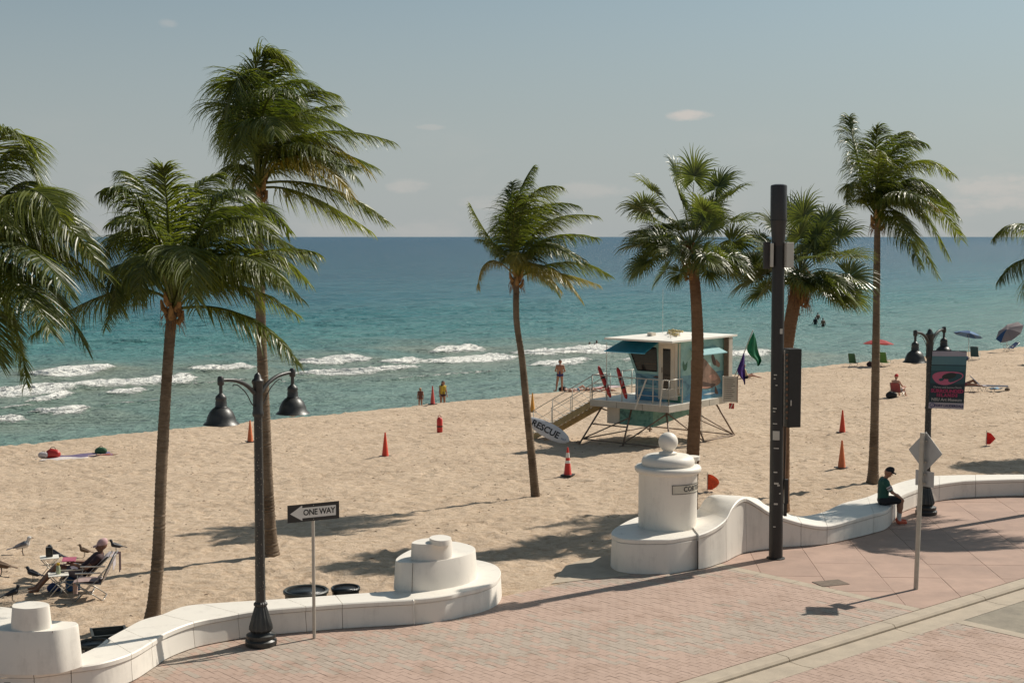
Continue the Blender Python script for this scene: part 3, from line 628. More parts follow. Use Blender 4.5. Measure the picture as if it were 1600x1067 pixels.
fr = MB()
for (x0, x1, y0, y1) in ((0, .98, 1.515, 1.527), (0, .98, 1.703, 1.715), (0, .012, 1.527, 1.703), (.968, .98, 1.527, 1.703)): fr.quadgrid(lambda i, j: cyl(x0+(x1-x0)*i, y0+(y1-y0)*j, .012, PR, .03), 20, 1)
fr.build('plate_frame', M_black, pil)
place_text('CORTEZ', .15, lambda x, y, z: cyl(x, y+1.615, z+.010, PR, .03+.56/PR), M_ink, pil, bold=.003, spacing=1.05)

# ------------------------------------------------------------------ palms
def leaf_mat(name, c1, c2, transl=.32, rough=.38):
    m, nt, b = node_mat(name); L = nt.links.new
    a = nt.nodes.new('ShaderNodeAttribute'); a.attribute_name = 'tone'
    mx = nt.nodes.new('ShaderNodeMix'); mx.data_type = 'RGBA'; L(a.outputs['Fac'], mx.inputs[0]); mx.inputs[6].default_value = rgba(c1); mx.inputs[7].default_value = rgba(c2)
    L(mx.outputs[2], b.inputs['Base Color']); b.inputs['Roughness'].default_value = rough; b.inputs['Specular IOR Level'].default_value = .5
    tr = nt.nodes.new('ShaderNodeBsdfTranslucent'); t2 = nt.nodes.new('ShaderNodeMix'); t2.data_type = 'RGBA'; t2.blend_type = 'MULTIPLY'; t2.inputs[0].default_value = 1; L(mx.outputs[2], t2.inputs[6]); t2.inputs[7].default_value = (1.5, 1.5, .6, 1); L(t2.outputs[2], tr.inputs['Color'])
    ms = nt.nodes.new('ShaderNodeMixShader'); ms.inputs[0].default_value = transl; L(b.outputs[0], ms.inputs[1]); L(tr.outputs[0], ms.inputs[2]); L(ms.outputs[0], nt.nodes['Material Output'].inputs['Surface'])
    return m
M_frond = leaf_mat('coconut_leaf', (.055, .080, .016), (.205, .225, .045), .45)
M_frond_y = leaf_mat('coconut_leaf_yellowing', (.10, .12, .022), (.34, .26, .05))
M_fan = leaf_mat('fan_palm_leaf', (.055, .080, .024), (.17, .19, .06), .36)
M_fan_d = leaf_mat('fan_palm_leaf_dry', (.10, .085, .045), (.24, .18, .10), .2, .6)
M_rachis = pm('leaf_stalk', (.20, .19, .06), .5, .25, 8)
def bark(name, c1, c2, zs):
    m, nt, b = node_mat(name); L = nt.links.new
    t = nt.nodes.new('ShaderNodeTexCoord')
    mp = nt.nodes.new('ShaderNodeMapping'); mp.inputs['Scale'].default_value = (6, 6, zs); L(t.outputs['Object'], mp.inputs[0])
    n = nt.nodes.new('ShaderNodeTexNoise'); n.inputs['Scale'].default_value = 1; n.inputs['Detail'].default_value = 8; n.inputs['Roughness'].default_value = .75; L(mp.outputs[0], n.inputs['Vector'])
    n1 = nt.nodes.new('ShaderNodeTexNoise'); n1.inputs['Scale'].default_value = 1.1; n1.inputs['Detail'].default_value = 4; L(t.outputs['Object'], n1.inputs['Vector'])
    r = nt.nodes.new('ShaderNodeValToRGB'); r.color_ramp.elements[0].position = .36; r.color_ramp.elements[0].color = rgba(c1); r.color_ramp.elements[1].position = .64; r.color_ramp.elements[1].color = rgba(c2)
    ad = nt.nodes.new('ShaderNodeMath'); ad.operation = 'ADD'; L(n.outputs['Fac'], ad.inputs[0]); L(n1.outputs['Fac'], ad.inputs[1]); hf = nt.nodes.new('ShaderNodeMath'); hf.operation = 'MULTIPLY'; hf.inputs[1].default_value = .5; L(ad.outputs[0], hf.inputs[0]); L(hf.outputs[0], r.inputs[0])
    L(r.outputs[0], b.inputs['Base Color']); b.inputs['Roughness'].default_value = .9; b.inputs['Specular IOR Level'].default_value = .2
    bp = nt.nodes.new('ShaderNodeBump'); bp.inputs['Strength'].default_value = .9; bp.inputs['Distance'].default_value = .03; L(n.outputs['Fac'], bp.inputs['Height']); L(bp.outputs[0], b.inputs['Normal'])
    return m
M_bark = bark('coconut_bark', (.085, .058, .038), (.27, .205, .145), 22)
M_bark_f = bark('fan_palm_bark', (.12, .065, .035), (.28, .165, .095), 16)
M_boot = pm('old_leaf_base', (.26, .13, .05), .85, .4, 14, .4)
M_fibre = pm('leaf_base_fibre', (.30, .17, .06), .8, .45, 16, .5)

def set_tone(ob, tones):
    a = ob.data.attributes.new('tone', 'FLOAT', 'POINT'); a.data.foreach_set('value', np.array(tones, np.float32))
def trunk_obj(root, pts, r0, r1, flare, mat, rings=.075, off=None, n=14, amp=.05):
    P = [Vector(p) for p in catmull(pts, 8)]; L_ = [0]
    for a, b in zip(P, P[1:]): L_.append(L_[-1]+(b-a).length)
    tot = L_[-1]; m = int(tot/(rings*.5)); C_ = []; rr = []
    for i in range(m+1):
        d = tot*i/m; k = min(max(int(np.searchsorted(L_, d))-1, 0), len(P)-2); f = (d-L_[k])/max(L_[k+1]-L_[k], 1e-6); C_.append(P[k].lerp(P[k+1], f))
        q = d/tot; rad = (r0+(r1-r0)*q)*(1+amp*(1 if i % 2 else -1)*random.uniform(.3, 1.3)+.03*math.sin(q*17+r0*90)); rad += flare*math.exp(-d/.28); rr.append(rad)
    mb = MB(); mb.tube(C_, rr, n); return mb.build('trunk', mat, root, smooth=35, off=off)
WIND = Vector((.95, -.22, .05))
def frond(root, P0, P1, P2, off, yellow=0.0, nl=135, leaf=.72, wind=1.0, mat=None, bare=.19):
    """P0 crown, P1 a point passed half way, P2 the tip"""
    ctrl = P1*2-(P0+P2)*.5
    def bz(t): return P0*(1-t)**2+ctrl*2*t*(1-t)+P2*t*t
    def bt_(t): return ((ctrl-P0)*(1-t)+(P2-ctrl)*t).normalized()
    mb = MB(); tones = []
    Ls = (P1-P0).length+(P2-P1).length
    NS = 12; mb.tube([bz(i/NS) for i in range(NS+1)], [.030*(1-i/NS)**.8*(Ls/3.0)+.004 for i in range(NS+1)], 5); tones += [.7+.3*yellow]*len(mb.v)
    up = Vector((0, 0, 1)); ft = random.uniform(.1, .6); grav = random.uniform(1.0, 1.9); roll = random.uniform(-.5, .5)
    lsc = leaf*1.18*min(1.15, Ls/2.7)
    for side in (-1, 1):
        for i in range(nl):
            q = bare+(1-bare)*(i+random.uniform(-.25, .25))/nl; q = min(q, .998); p = bz(q); T_ = bt_(q)
            S_ = T_.cross(up); 
            if S_.length < .15: S_ = T_.cross(Vector((.3, 1, 0)))
            S_.normalize(); S_ = Matrix.Rotation(roll*q, 3, T_) @ S_
            Nn = S_.cross(T_).normalized()
            if Nn.z < 0: Nn = -Nn
            a = R(74-36*q+random.gauss(0, 8)); d = (S_*side*math.sin(a)+T_*math.cos(a)-Nn*random.uniform(.05, .3)).normalized()
            u_ = (q-bare)/(1-bare); ln = lsc*(.62+.55*math.sin(PI*min(1, u_*1.15+.12))**.8)*(1 if u_ < .8 else 1-.45*(u_-.8)/.2)*random.uniform(.78, 1.1)
            if random.random() < .05: ln *= .5
            segs = 5; w = .0112*random.uniform(.85, 1.15)*min(1.15, Ls/2.6); cur = p.copy(); pts = [cur.copy()]; dd = d.copy(); stiff = random.uniform(.7, 1.35); twist = random.gauss(0, .8)
            for k in range(segs):
                cur = cur+dd*(ln/segs); pts.append(cur.copy()); g = .16+.14*k
                dd = (dd+(Vector((0, 0, -1))*g*grav+WIND*g*.6*wind)*stiff*.62).normalized()
            base = len(mb.v); vs_ = []
            for k, c_ in enumerate(pts):
                t_ = (pts[min(k+1, segs)]-pts[max(k-1, 0)]).normalized(); wd_ = t_.cross(Nn)
                if wd_.length < .1: wd_ = t_.cross(S_)
                wd_.normalize(); wd_ = (wd_+Nn*(.35*side+twist)).normalized(); ww = w*(.7, 1.0, .95, .75, .45, .05)[k]
                vs_ += [c_-wd_*ww, c_+wd_*ww]
            mb.add(vs_, [(2*k, 2*k+1, 2*k+3, 2*k+2) for k in range(segs)])
            tn = min(1, max(0, random.gauss(ft, .18)+yellow*.5*u_)); tones += [tn]*len(vs_)
    ob = mb.build('frond', mat or (M_frond_y if yellow > .5 else M_frond), root, smooth=False, off=off); set_tone(ob, tones); return ob
def crown_boots(root, c, off, r=.16, n=9, col=None):
    mb = MB()
    for k in range(n):
        a = k*2.4; zz = -.32+.05*k; d = Vector((math.cos(a), math.sin(a), 0)); p = c+Vector((0, 0, zz))
        mb.tube([p+d*r*.5, p+d*(r*1.05)+Vector((0, 0, .08)), p+d*(r*1.25)+Vector((0, 0, .24))], [.07, .055, .022], 6)
    mb.build('leaf_base', M_fibre, root, smooth=40, off=off)
    mb = MB(); rr = random.Random(int(c.x*100))
    for k in range(60):
        a = rr.uniform(0, 2*PI); d = Vector((math.cos(a), math.sin(a), 0)); p = c+d*r*rr.uniform(.7, 1.1)+Vector((0, 0, rr.uniform(-.35, .05)))
        mb.tube([p, p+d*.06+Vector((0, 0, -.08)), p+d*.08+Vector((rr.uniform(-.03, .06), 0, -.24))], [.008, .006, .002], 3, cap=False)
    mb.build('fibre_strands', M_boot, root, off=off)
def coco(label, trunk_px, y, crown_px, fronds, fill=8, r0=.13, r1=.085, flare=.07, base=None, Lf=2.7, group='coconut palms along the beach', seed=1, leaf=.72, ybend=0.0):
    random.seed(seed)
    pts = []
    m = len(trunk_px)
    for i, (u, v) in enumerate(trunk_px): p = WD(u, v, y+ybend*i/(m-1)); pts.append(p)
    if base is not None: pts[0].z = base
    root = thing('coconut_palm', label, 'palm tree', pts[0], group=group); off = root.location
    c = WD(crown_px[0], crown_px[1], y+ybend); pts[-1] = c+Vector((0, 0, -.05))
    trunk_obj(root, pts, r0, r1, flare, M_bark, off=off)
    crown_boots(root, c, off)
    for fr in fronds:
        (mu, mv, md), (tu, tv, td) = fr[0], fr[1]; yl = fr[2] if len(fr) > 2 else 0
        P1 = WD(mu, mv, c.y+md); P2 = WD(tu, tv, c.y+td)
        frond(root, c+Vector((random.uniform(-.05, .05), random.uniform(-.05, .05), random.uniform(-.12, .1))), P1, P2, off, yl, leaf=leaf)
    fill = fill+2
    for k in range(fill):
        a = 2*PI*(k+random.uniform(0, .6))/fill; el = random.uniform(.35, 1.25); L_ = Lf*random.uniform(.7, 1.0)*(.72 if math.cos(a) < -.2 else 1)
        d = Vector((math.cos(a)*math.cos(el), math.sin(a)*math.cos(el), math.sin(el))); w = WIND*random.uniform(.5, 1.0)
        P1 = c+(d+w*.35).normalized()*L_*.5; P2 = c+(d+w*1.0+Vector((0, 0, -.75))).normalized()*L_*.9
        frond(root, c.copy(), P1, P2, off, 0 if random.random() < .85 else .6, leaf=leaf)
    return root
# second palm from the left, its trunk rising behind the low wall
coco('stout coconut palm rising just behind the wall left of the near lamp post', [(237, 975), (247, 870), (252, 740), (260, 600), (268, 500)], 26.4, (269, 478), [
    ((222, 325, -.4), (158, 300, -.6)), ((205, 365, .5), (160, 425, .8)), ((200, 410, -.9), (182, 482, -1.4)), ((243, 330, .3), (196, 268, .6)), ((262, 335, -.3), (255, 262, -.4)),
    ((285, 335, .6), (345, 270, 1.2)), ((320, 345, .0), (398, 330, .4)), ((345, 350, -.8), (432, 375, -1.4)), ((372, 372, .2), (492, 412, .4)), ((355, 400, -.9), (455, 455, -1.8)), ((352, 442, .2), (465, 492, .6), .4),
    ((378, 492, -.2), (466, 567, -.5)), ((185, 455, -.3), (48, 525, -.6)), ((238, 400, -1.3), (215, 470, -2.0)), ((288, 385, -1.3), (305, 480, -2.1)), ((262, 380, 1.2), (225, 330, 2.0)), ((330, 410, 1.2), (400, 440, 2.1)), ((300, 360, 1.3), (330, 300, 2.2)),
    ((240, 360, -.9), (170, 350, -1.4)), ((310, 405, .8), (378, 430, 1.2), .6), ((225, 380, .2), (172, 370, .3)), ((235, 420, .9), (185, 460, 1.5)), ((365, 330, .5), (452, 362, .9)), ((375, 390, 1.0), (480, 440, 1.8)), ((330, 325, -.6), (385, 305, -1.0)), ((355, 425, -.6), (440, 440, -1.2)), ((390, 400, -.3), (495, 395, -.6))], 2, r0=.118, r1=.095, flare=.09, base=-.35, seed=3, leaf=.66)
coco('tallest coconut palm, standing behind the near twin lamp post', [(424, 872), (418, 760), (412, 620), (406, 450), (404, 310)], 33.2, (404, 292), [
    ((366, 165, .3), (362, 262, .5)), ((378, 130, -.5), (352, 205, -.9)), ((398, 130, .4), (372, 150, .8)), ((398, 110, -.2), (455, 100, -.3)), ((418, 150, .6), (500, 140, 1.3)), ((415, 165, -.8), (470, 150, -1.8)), ((445, 185, .2), (552, 205, .4)),
    ((440, 200, -.8), (530, 165, -1.6)), ((478, 212, .0), (615, 222, .1)), ((475, 235, .6), (588, 262, 1.2)), ((470, 225, -.8), (560, 280, -1.8)), ((505, 292, -.1), (603, 345, -.3)), ((480, 305, .6), (580, 362, 1.2), .35), ((375, 275, -.2), (362, 300, -.3), .7), ((385, 200, 1.1), (372, 160, 1.9)),
    ((385, 190, -1.2), (375, 250, -2.1)), ((410, 190, -1.2), (430, 210, -2.4)), ((425, 180, 1.2), (480, 190, 2.2)), ((405, 140, .1), (420, 85, .1)), ((455, 165, .9), (530, 150, 1.7)), ((460, 255, -.3), (560, 262, -.5))], 2, r0=.15, r1=.10, flare=.08, seed=5, Lf=2.9, leaf=.78)
coco('slender leaning coconut palm in front of the white RESCUE board', [(838, 789), (830, 705), (824, 648), (816, 564), (807, 500), (806, 445)], 41.5, (807, 432), [
    ((767, 375, .1), (735, 320, .2)), ((765, 408, -.2), (746, 452, -.4), .8), ((805, 330, .3), (832, 262, .4)), ((822, 318, -.5), (878, 292, -.9)), ((835, 335, .5), (905, 322, 1.1)), ((848, 352, -.2), (934, 338, -.4)), ((848, 375, .6), (932, 372, 1.4)),
    ((845, 385, -.7), (905, 410, -1.4)), ((880, 410, .1), (950, 430, .2), .35), ((858, 418, -.5), (910, 470, -.8), .85), ((802, 355, -.8), (812, 305, -1.4)), ((812, 395, -.8), (800, 420, -1.4), .7), ((800, 340, .9), (800, 285, 1.6)), ((825, 345, 1.1), (870, 330, 2.2)), ((860, 425, .6), (935, 445, 1.2), .7), ((795, 365, -.2), (802, 300, -.4))],
    5, r0=.125, r1=.085, flare=.06, seed=8, Lf=2.5, leaf=.66)
coco('tall straight coconut palm with its foot behind the seated man in the green jersey', [(1364, 754), (1367, 640), (1369, 520), (1370, 420), (1370, 355)], 42.3, (1371, 342), [
    ((1341, 250, .2), (1327, 183, .4)), ((1335, 288, -.3), (1327, 320, -.4)), ((1368, 250, -.3), (1372, 198, -.5)), ((1385, 240, .5), (1420, 205, 1.0)), ((1395, 238, -.5), (1448, 225, -.9)), ((1415, 258, .3), (1490, 275, .6)), ((1425, 280, -.5), (1498, 340, -1.0)), ((1430, 300, .5), (1502, 375, 1.2)),
    ((1420, 312, -.2), (1482, 400, -.5), .35), ((1410, 350, .2), (1466, 432, .4)), ((1400, 340, -.9), (1440, 420, -1.6)), ((1395, 290, 1.0), (1440, 290, 2.0)), ((1372, 270, -.9), (1375, 235, -1.8)), ((1400, 300, -1.2), (1450, 320, -2.2)), ((1353, 265, .9), (1350, 225, 1.6)), ((1385, 270, 0), (1420, 245, 0))],
    5, r0=.14, r1=.09, flare=.07, seed=12, Lf=2.6, leaf=.68)
coco('coconut palm at the left edge whose long fronds hang into view above the surf', [(-62, 1040), (-60, 860), (-52, 680), (-45, 520), (-40, 420)], 24.8, (-40, 402), [
    ((8, 240, .1), (72, 300, .3)), ((-5, 225, -.4), (55, 235, -.6)), ((40, 285, .3), (128, 375, .6)), ((52, 325, -.5), (165, 430, -.9)), ((62, 372, .2), (192, 482, .5)), ((40, 415, -.4), (135, 540, -.8)), ((10, 465, .2), (42, 600, .3)), ((45, 350, .9), (150, 400, 1.7)), ((20, 430, -1.0), (80, 520, -2)), ((28, 380, -1.1), (110, 460, -2.2)), ((-10, 480, -.8), (0, 570, -1.3)), ((30, 300, -.9), (95, 340, -1.7)), ((25, 440, .9), (95, 500, 1.7), .4)],
    9, r0=.14, r1=.11, flare=.10, base=-.35, seed=21, leaf=.74)
coco('coconut palm beyond the right edge with only a few frond tips showing', [(1700, 800), (1702, 700), (1700, 600), (1696, 500), (1690, 420)], 37.0, (1690, 405), [
    ((1608, 352, .1), (1552, 372, .2)), ((1612, 402, -.2), (1560, 440, -.4)), ((1632, 430, .3), (1614, 520, .5), .4), ((1700, 330, .5), (1770, 330, 1)), ((1720, 360, -.5), (1800, 420, -1)), ((1650, 350, .9), (1620, 340, 1.8)), ((1640, 420, -1.2), (1625, 460, -2.4))], 14, r0=.14, r1=.10, flare=.08, seed=30, Lf=3.3)
coco('coconut palm out of frame whose shadow falls on the sand at right', [(1790, 770), (1790, 640), (1785, 500), (1780, 390)], 50, (1777, 372), [], 20, r0=.14, r1=.10, seed=33)

def fan_leaf(root, c, tip, off, rad=.85, dry=0, seed=0):
    """petiole from the crown to the hub, then a costapalmate blade of many split segments"""
    rr = random.Random(seed); d = (tip-c); L_ = d.length; dn = d.normalized()
    mid = c+d*.55+Vector((0, 0, .12*L_*(1 if dn.z > -.3 else .3)))
    mb = MB(); tones = []
    P = [c, c.lerp(mid, .5)+Vector((0, 0, .03)), mid, tip]; P = [Vector(p) for p in catmull(P, 3)]
    mb.tube(P, [.018-.010*i/(len(P)-1) for i in range(len(P))], 5); tones += [.8]*len(mb.v)
    T_ = (P[-1]-P[-3]).normalized(); S_ = T_.cross(Vector((0, 0, 1)))
    if S_.length < .2: S_ = T_.cross(Vector((.2, 1, 0)))
    S_.normalize(); S_ = Matrix.Rotation(rr.uniform(-1.0, 1.0), 3, T_) @ S_; Nn = S_.cross(T_).normalized()
    if Nn.z < 0: Nn = -Nn; S_ = -S_
    ns = 46; costa = rad*.35
    for k in range(ns):
        a = -2.35+4.7*k/(ns-1)+rr.uniform(-.03, .03)
        o = P[-1]+T_*costa*max(0, math.cos(a*.55))*.8-Vector((0, 0, 1))*.06*max(0, math.cos(a))
        d0 = (T_*math.cos(a)+S_*math.sin(a)+Nn*.22*abs(math.sin(a*1.0))).normalized()
        ln = rad*(.80+.2*math.cos(a))*rr.uniform(.88, 1.06); seg = 4; cur = o.copy(); pts = [cur.copy()]; dd = d0.copy()
        for i in range(seg):
            cur = cur+dd*ln/seg; pts.append(cur.copy()); dd = (dd+Vector((0, 0, -1))*(.07+.24*i)*rr.uniform(.6, 1.3)+WIND*.05*i).normalized()
        vs_ = []; tw_ = Nn if k % 2 else -Nn
        for i, c_ in enumerate(pts):
            t_ = (pts[min(i+1, seg)]-pts[max(i-1, 0)]).normalized(); wd_ = t_.cross(Nn)
            if wd_.length < .1: wd_ = t_.cross(S_)
            wd_.normalize(); wd_ = (wd_+tw_*.3).normalized(); ww = (.005, .022, .022, .012, .002)[i]*rad/.85; vs_ += [c_-wd_*ww, c_+wd_*ww]
        mb.add(vs_, [(2*i, 2*i+1, 2*i+3, 2*i+2) for i in range(seg)]); tn = min(1, max(0, rr.gauss(.4, .22))); tones += [tn]*len(vs_)
    ob = mb.build('frond', M_fan_d if dry else M_fan, root, off=off); set_tone(ob, tones)
def fan_palm(label, trunk_px, y, crown_px, targets, fill, r0, r1, seed, base=None, skirt=False, up=.35, rad=.85):
    random.seed(seed); pts = [WD(u, v, y) for u, v in trunk_px]
    if base is not None: pts[0].z = base
    root = thing('cabbage_palm', label, 'palm tree', pts[0], group='fan-leaved cabbage palms behind the wall'); off = root.location
    c = WD(crown_px[0], crown_px[1], y); trunk_obj(root, pts, r0, r1, .03, M_bark_f, rings=.11, off=off, amp=.026)
    mb = MB()
    for k in range(26):
        a = k*2.4; zz = -.75+.032*k; d = Vector((math.cos(a), math.sin(a), 0)); p = c+Vector((0, 0, zz-.1))
        mb.tube([p+d*r1*.7, p+d*(r1*1.15)+Vector((0, 0, .1)), p+d*(r1*1.55)+Vector((0, 0, .26))], [.06, .045, .015], 5)
    mb.build('leaf_base', M_boot, root, smooth=40, off=off)
    mb = MB(); rr = random.Random(seed)
    for k in range(260 if skirt else 120):
        a = rr.uniform(0, 2*PI); d = Vector((math.cos(a), math.sin(a), 0)); h0 = rr.uniform(-.75 if skirt else -.4, .2); p = c+d*r1*rr.uniform(.8, 1.3)+Vector((0, 0, h0)); l = rr.uniform(.25, .55)
        mb.tube([p, p+d*.12+Vector((0, 0, -.12)), p+d*.16+Vector((rr.uniform(-.05, .1), 0, -l))], [.008, .006, .001], 3, cap=False)
    mb.build('dry_strands', M_boot, root, off=off)
    i = 0
    for (u, v, dd, *rest) in targets:
        fan_leaf(root, c, c.lerp(WD(u, v, y+dd), .86), off, 1.1*rad*(rest[0] if rest else 1), seed=seed*100+i, dry=(len(rest) > 1)); i += 1
    for k in range(fill):
        a = k*2.399; el = math.asin(-.4+1.38*((k*.618) % 1)); Lp = random.uniform(.6, 1.15)
        d = Vector((math.cos(a)*math.cos(el), math.sin(a)*math.cos(el), math.sin(el))); fan_leaf(root, c, c+d*Lp+Vector((.05, 0, 0)), off, rad, seed=seed*100+50+k)
    return root
fan_palm('straight cabbage palm with a round fan crown rising behind the name pillar', [(1079, 830), (1083, 700), (1090, 560), (1087, 460), (1080, 400)], 36.6, (1079, 388),
    [(1020, 292, .2), (1008, 320, -.3), (1060, 272, .4), (1085, 268, -.2), (1122, 285, .3), (1140, 300, -.4), (1150, 340, .5), (1015, 365, -.5), (1005, 375, .3), (1018, 400, -.2), (1060, 425, -.4, .65), (1105, 418, -.5, .8), (1140, 395, -.3), (1145, 372, .4), (1065, 310, -.6), (1098, 325, -.9), (1040, 335, -.9), (1110, 355, -1.0), (1020, 340, .8), (1000, 412, .1, .8), (1040, 420, .5, .8)],
    30, .17, .14, 41, base=-.3, rad=.74)
fan_palm('leaning cabbage palm with a shaggy fan crown half hidden behind the tall black pole', [(1222, 800), (1223, 690), (1226, 580), (1236, 500), (1246, 450)], 37.6, (1250, 430),
    [(1240, 342, .2), (1255, 335, -.3), (1290, 345, .3), (1310, 365, -.3), (1325, 395, .3), (1328, 425, -.2), (1315, 448, .4), (1295, 452, -.5), (1275, 400, -.9), (1215, 355, .4), (1190, 372, .0), (1178, 400, .4), (1180, 430, -.4), (1195, 450, .3, .9), (1215, 400, -.8), (1250, 365, -.8), (1300, 395, -.9), (1320, 455, .1, .9), (1262, 360, .8), (1208, 440, -.5, .8), (1285, 430, -.7)],
    30, .19, .165, 43, base=-.3, skirt=True, rad=.80)

# ------------------------------------------------------------------ lamp posts
M_lamp = pm('dark_bronze_paint', (.035, .034, .031), .42, .3, 7, .1, bscale=60, spec=.5)
M_rivet = pm('pale_speckle', (.22, .19, .15), .7, .3, 20)
M_lens = pm('lamp_lens', (.30, .28, .24), .3, .1, 4)
def lamp_post(label, loc, rz):
    t = thing('street_lamp', label, 'street lamp', loc, rz, group='black twin-arm street lamps along the wall')
    mb = MB(); mb.lathe([(.26, 0), (.27, .03), (.27, .09), (.235, .12), (.25, .15), (.25, .19), (.19, .22), (.17, .24)], 32); mb.build('base_flange', M_lamp, t, smooth=40)
    mb = MB(); mb.lathe([(.17, .24), (.205, .28), (.20, .34), (.155, .50), (.115, .64), (.10, .68), (.118, .70), (.118, .73), (.09, .76)], 32, flute=.09); mb.build('fluted_base', M_lamp, t, smooth=20)
    mb = MB(); mb.lathe([(.088, .74), (.082, 1.6), (.072, 3.95), (.072, 4.0)], 16, flute=.03); mb.build('pole', M_lamp, t, smooth=25)
    mb = MB(); r_ = random.Random(5)
    for k in range(260):
        a = r_.uniform(0, 2*PI); z = r_.uniform(.9, 3.9); r0 = .086-.014*(z-.8)/3.2; mb.box((math.cos(a)*r0, math.sin(a)*r0, z), (.012, .012, r_.uniform(.008, .022)), a)
    stuff(mb.build('paint_chips', M_rivet, t))
    mb = MB(); mb.lathe([(.085, 3.95), (.10, 3.98), (.10, 4.02), (.088, 4.05), (.088, 4.50), (.105, 4.53), (.105, 4.57), (.07, 4.60), (.055, 4.66), (.02, 4.70)], 12); mb.build('pole_head', M_lamp, t, smooth=35)
    for s in (-1, 1):
        mb = MB(); P = catmull([(s*.08, 0, 4.36), (s*.25, 0, 4.50), (s*.48, 0, 4.60), (s*.70, 0, 4.635), (s*.82, 0, 4.64)], 5); mb.tube(P, [.04-.012*i/(len(P)-1) for i in range(len(P))], 10)
        mb.lathe([(.045, 4.56), (.055, 4.58), (.055, 4.68), (.035, 4.71)], 14, (s*.86, 0, 0)); arm = mb.build('arm', M_lamp, t, smooth=40)
        mb = MB(); P = catmull([(s*.09, 0, 4.14), (s*.16, 0, 4.20), (s*.28, 0, 4.38), (s*.46, 0, 4.52), (s*.56, 0, 4.545), (s*.58, 0, 4.52)], 4); mb.tube(P, .009, 6); mb.build('scroll', M_lamp, arm, smooth=True)
        mb = MB(); z0 = 4.55; mb.lathe([(.03, z0+.02), (.03, z0-.12), (.05, z0-.14), (.085, z0-.17), (.095, z0-.21), (.085, z0-.24), (.095, z0-.27), (.095, z0-.33), (.11, z0-.35)], 20, (s*.86, 0, 0)); nk = mb.build('lamp_neck', M_lamp, t, smooth=40)
        mb = MB(); mb.lathe([(.09, z0-.345), (.135, z0-.37), (.19, z0-.43), (.228, z0-.51), (.246, z0-.59), (.288, z0-.622), (.298, z0-.636), (.28, z0-.64), (.24, z0-.60), (.16, z0-.50), (.05, z0-.46)], 40, (s*.86, 0, 0)); sh = mb.build('lamp_shade', M_lamp, t, smooth=50)
        mb = MB(); mb.lathe([(.15, z0-.58), (.15, z0-.60), (.11, z0-.66), (.02, z0-.69)], 20, (s*.86, 0, 0)); mb.build('lens', M_lens, sh, smooth=True)
    return t
pL = W(408, 1007); lampL = lamp_post('black twin-arm street lamp left of the one-way sign, nearest to the camera', pL, R(56))
lampL.location.z = 0
pR = W(1447, 803); lampR = dup(lampL, pR, R(50), 'black twin-arm street lamp carrying the pink and teal art museum banner')
# banner
def flat_mat(name, col, rough=.7, **k): return pm(name, col, rough, .05, 3, **k)
M_b_dark = flat_mat('banner_dark_teal', (.016, .035, .045)); M_b_teal = flat_mat('banner_teal', (.045, .12, .135)); M_b_lt = flat_mat('banner_light_teal', (.10, .20, .22)); M_b_pink = flat_mat('banner_pink', (.52, .12, .20)); M_b_grey = flat_mat('banner_lilac_grey', (.38, .34, .38)); M_b_blue = flat_mat('banner_navy', (.05, .05, .16)); M_b_wht = flat_mat('banner_white', (.62, .58, .56)); M_b_hot = flat_mat('banner_hot_pink', (.62, .08, .20))
TL = WD(1457, 548.5, pR.y-.10); TR = WD(1511, 549, pR.y-.22); BLc = WD(1453, 637.5, pR.y-.10)
ban = thing('street_banner', 'pink and teal art museum banner hanging from the right-hand lamp post', 'banner', TL); bo = ban.location
BW = (TR-TL).length; BH = (BLc-TL).length; bx = (TR-TL).normalized(); bz = Vector((0, 0, 1)); by = Vector((-bx.y, bx.x, 0)).normalized()
def bn(x, y, z=0):  # x 0..1 across, y 0..1 down, bellied cloth
    k = .05*math.sin(PI*y)*math.sin(PI*x*.9)+.012*math.sin(9*y+5*x); sk = -.07*y*(1-.25*x)*1.0; return TL+bx*(x*BW+sk)-bz*(y*BH+.02*x*y)-by*(k+z)
def bpatch(x0, x1, y0, y1, z, mat, name='print', nx=14, ny=14):
    mb = MB(); mb.quadgrid(lambda i, j: bn(x0+(x1-x0)*i, y0+(y1-y0)*j, z), nx, ny); return mb.build(name, mat, ban, smooth=True, off=bo)
mb = MB(); mb.thick(lambda i, j: bn(i, j, 0), 14, 24, .002); mb.build('cloth', M_b_dark, ban, smooth=30, off=bo)
bpatch(0, 1, .0, .085, .003, M_b_grey); bpatch(0, 1, .085, .235, .003, M_b_lt); bpatch(.0, 1, .235, .25, .004, M_b_dark, nx=14, ny=2); bpatch(0, 1, .25, .34, .003, M_b_teal); bpatch(0, 1, .34, .56, .003, flat_mat('banner_deep_teal', (.025, .07, .085))); bpatch(0, 1, .895, 1, .003, M_b_grey)
mb = MB(); ring = []
for k in range(40):
    a = 2*PI*k/40; r_ = 1+.10*math.sin(3*a+.6); ring.append((.47+.43*r_*math.cos(a), .455-.115*r_*math.sin(a)-.02*math.cos(a)))
mb.add([bn(.47, .455, .006)]+[bn(x, y, .006) for x, y in ring], [(0, k+1, (k+1) % 40+1) for k in range(40)]); mb.build('print', M_b_pink, ban, off=bo)
mb = MB(); mb.add([bn(.52, .425, .009)]+[bn(.52+.20*math.cos(2*PI*k/24)+.04*math.sin(2*PI*k/24), .425-.055*math.sin(2*PI*k/24)-.012*math.cos(2*PI*k/24), .009) for k in range(24)], [(0, k+1, (k+1) % 24+1) for k in range(24)]); mb.build('print', flat_mat('banner_olive', (.03, .035, .03)), ban, off=bo)
def btext(txt, size, xc, yc, mat, bold=0.004, sp=1.0): place_text(txt, size, lambda x, y, z: bn(xc+x/BW, yc-y/BH, .009), mat, ban, off=bo, bold=bold, spacing=sp)
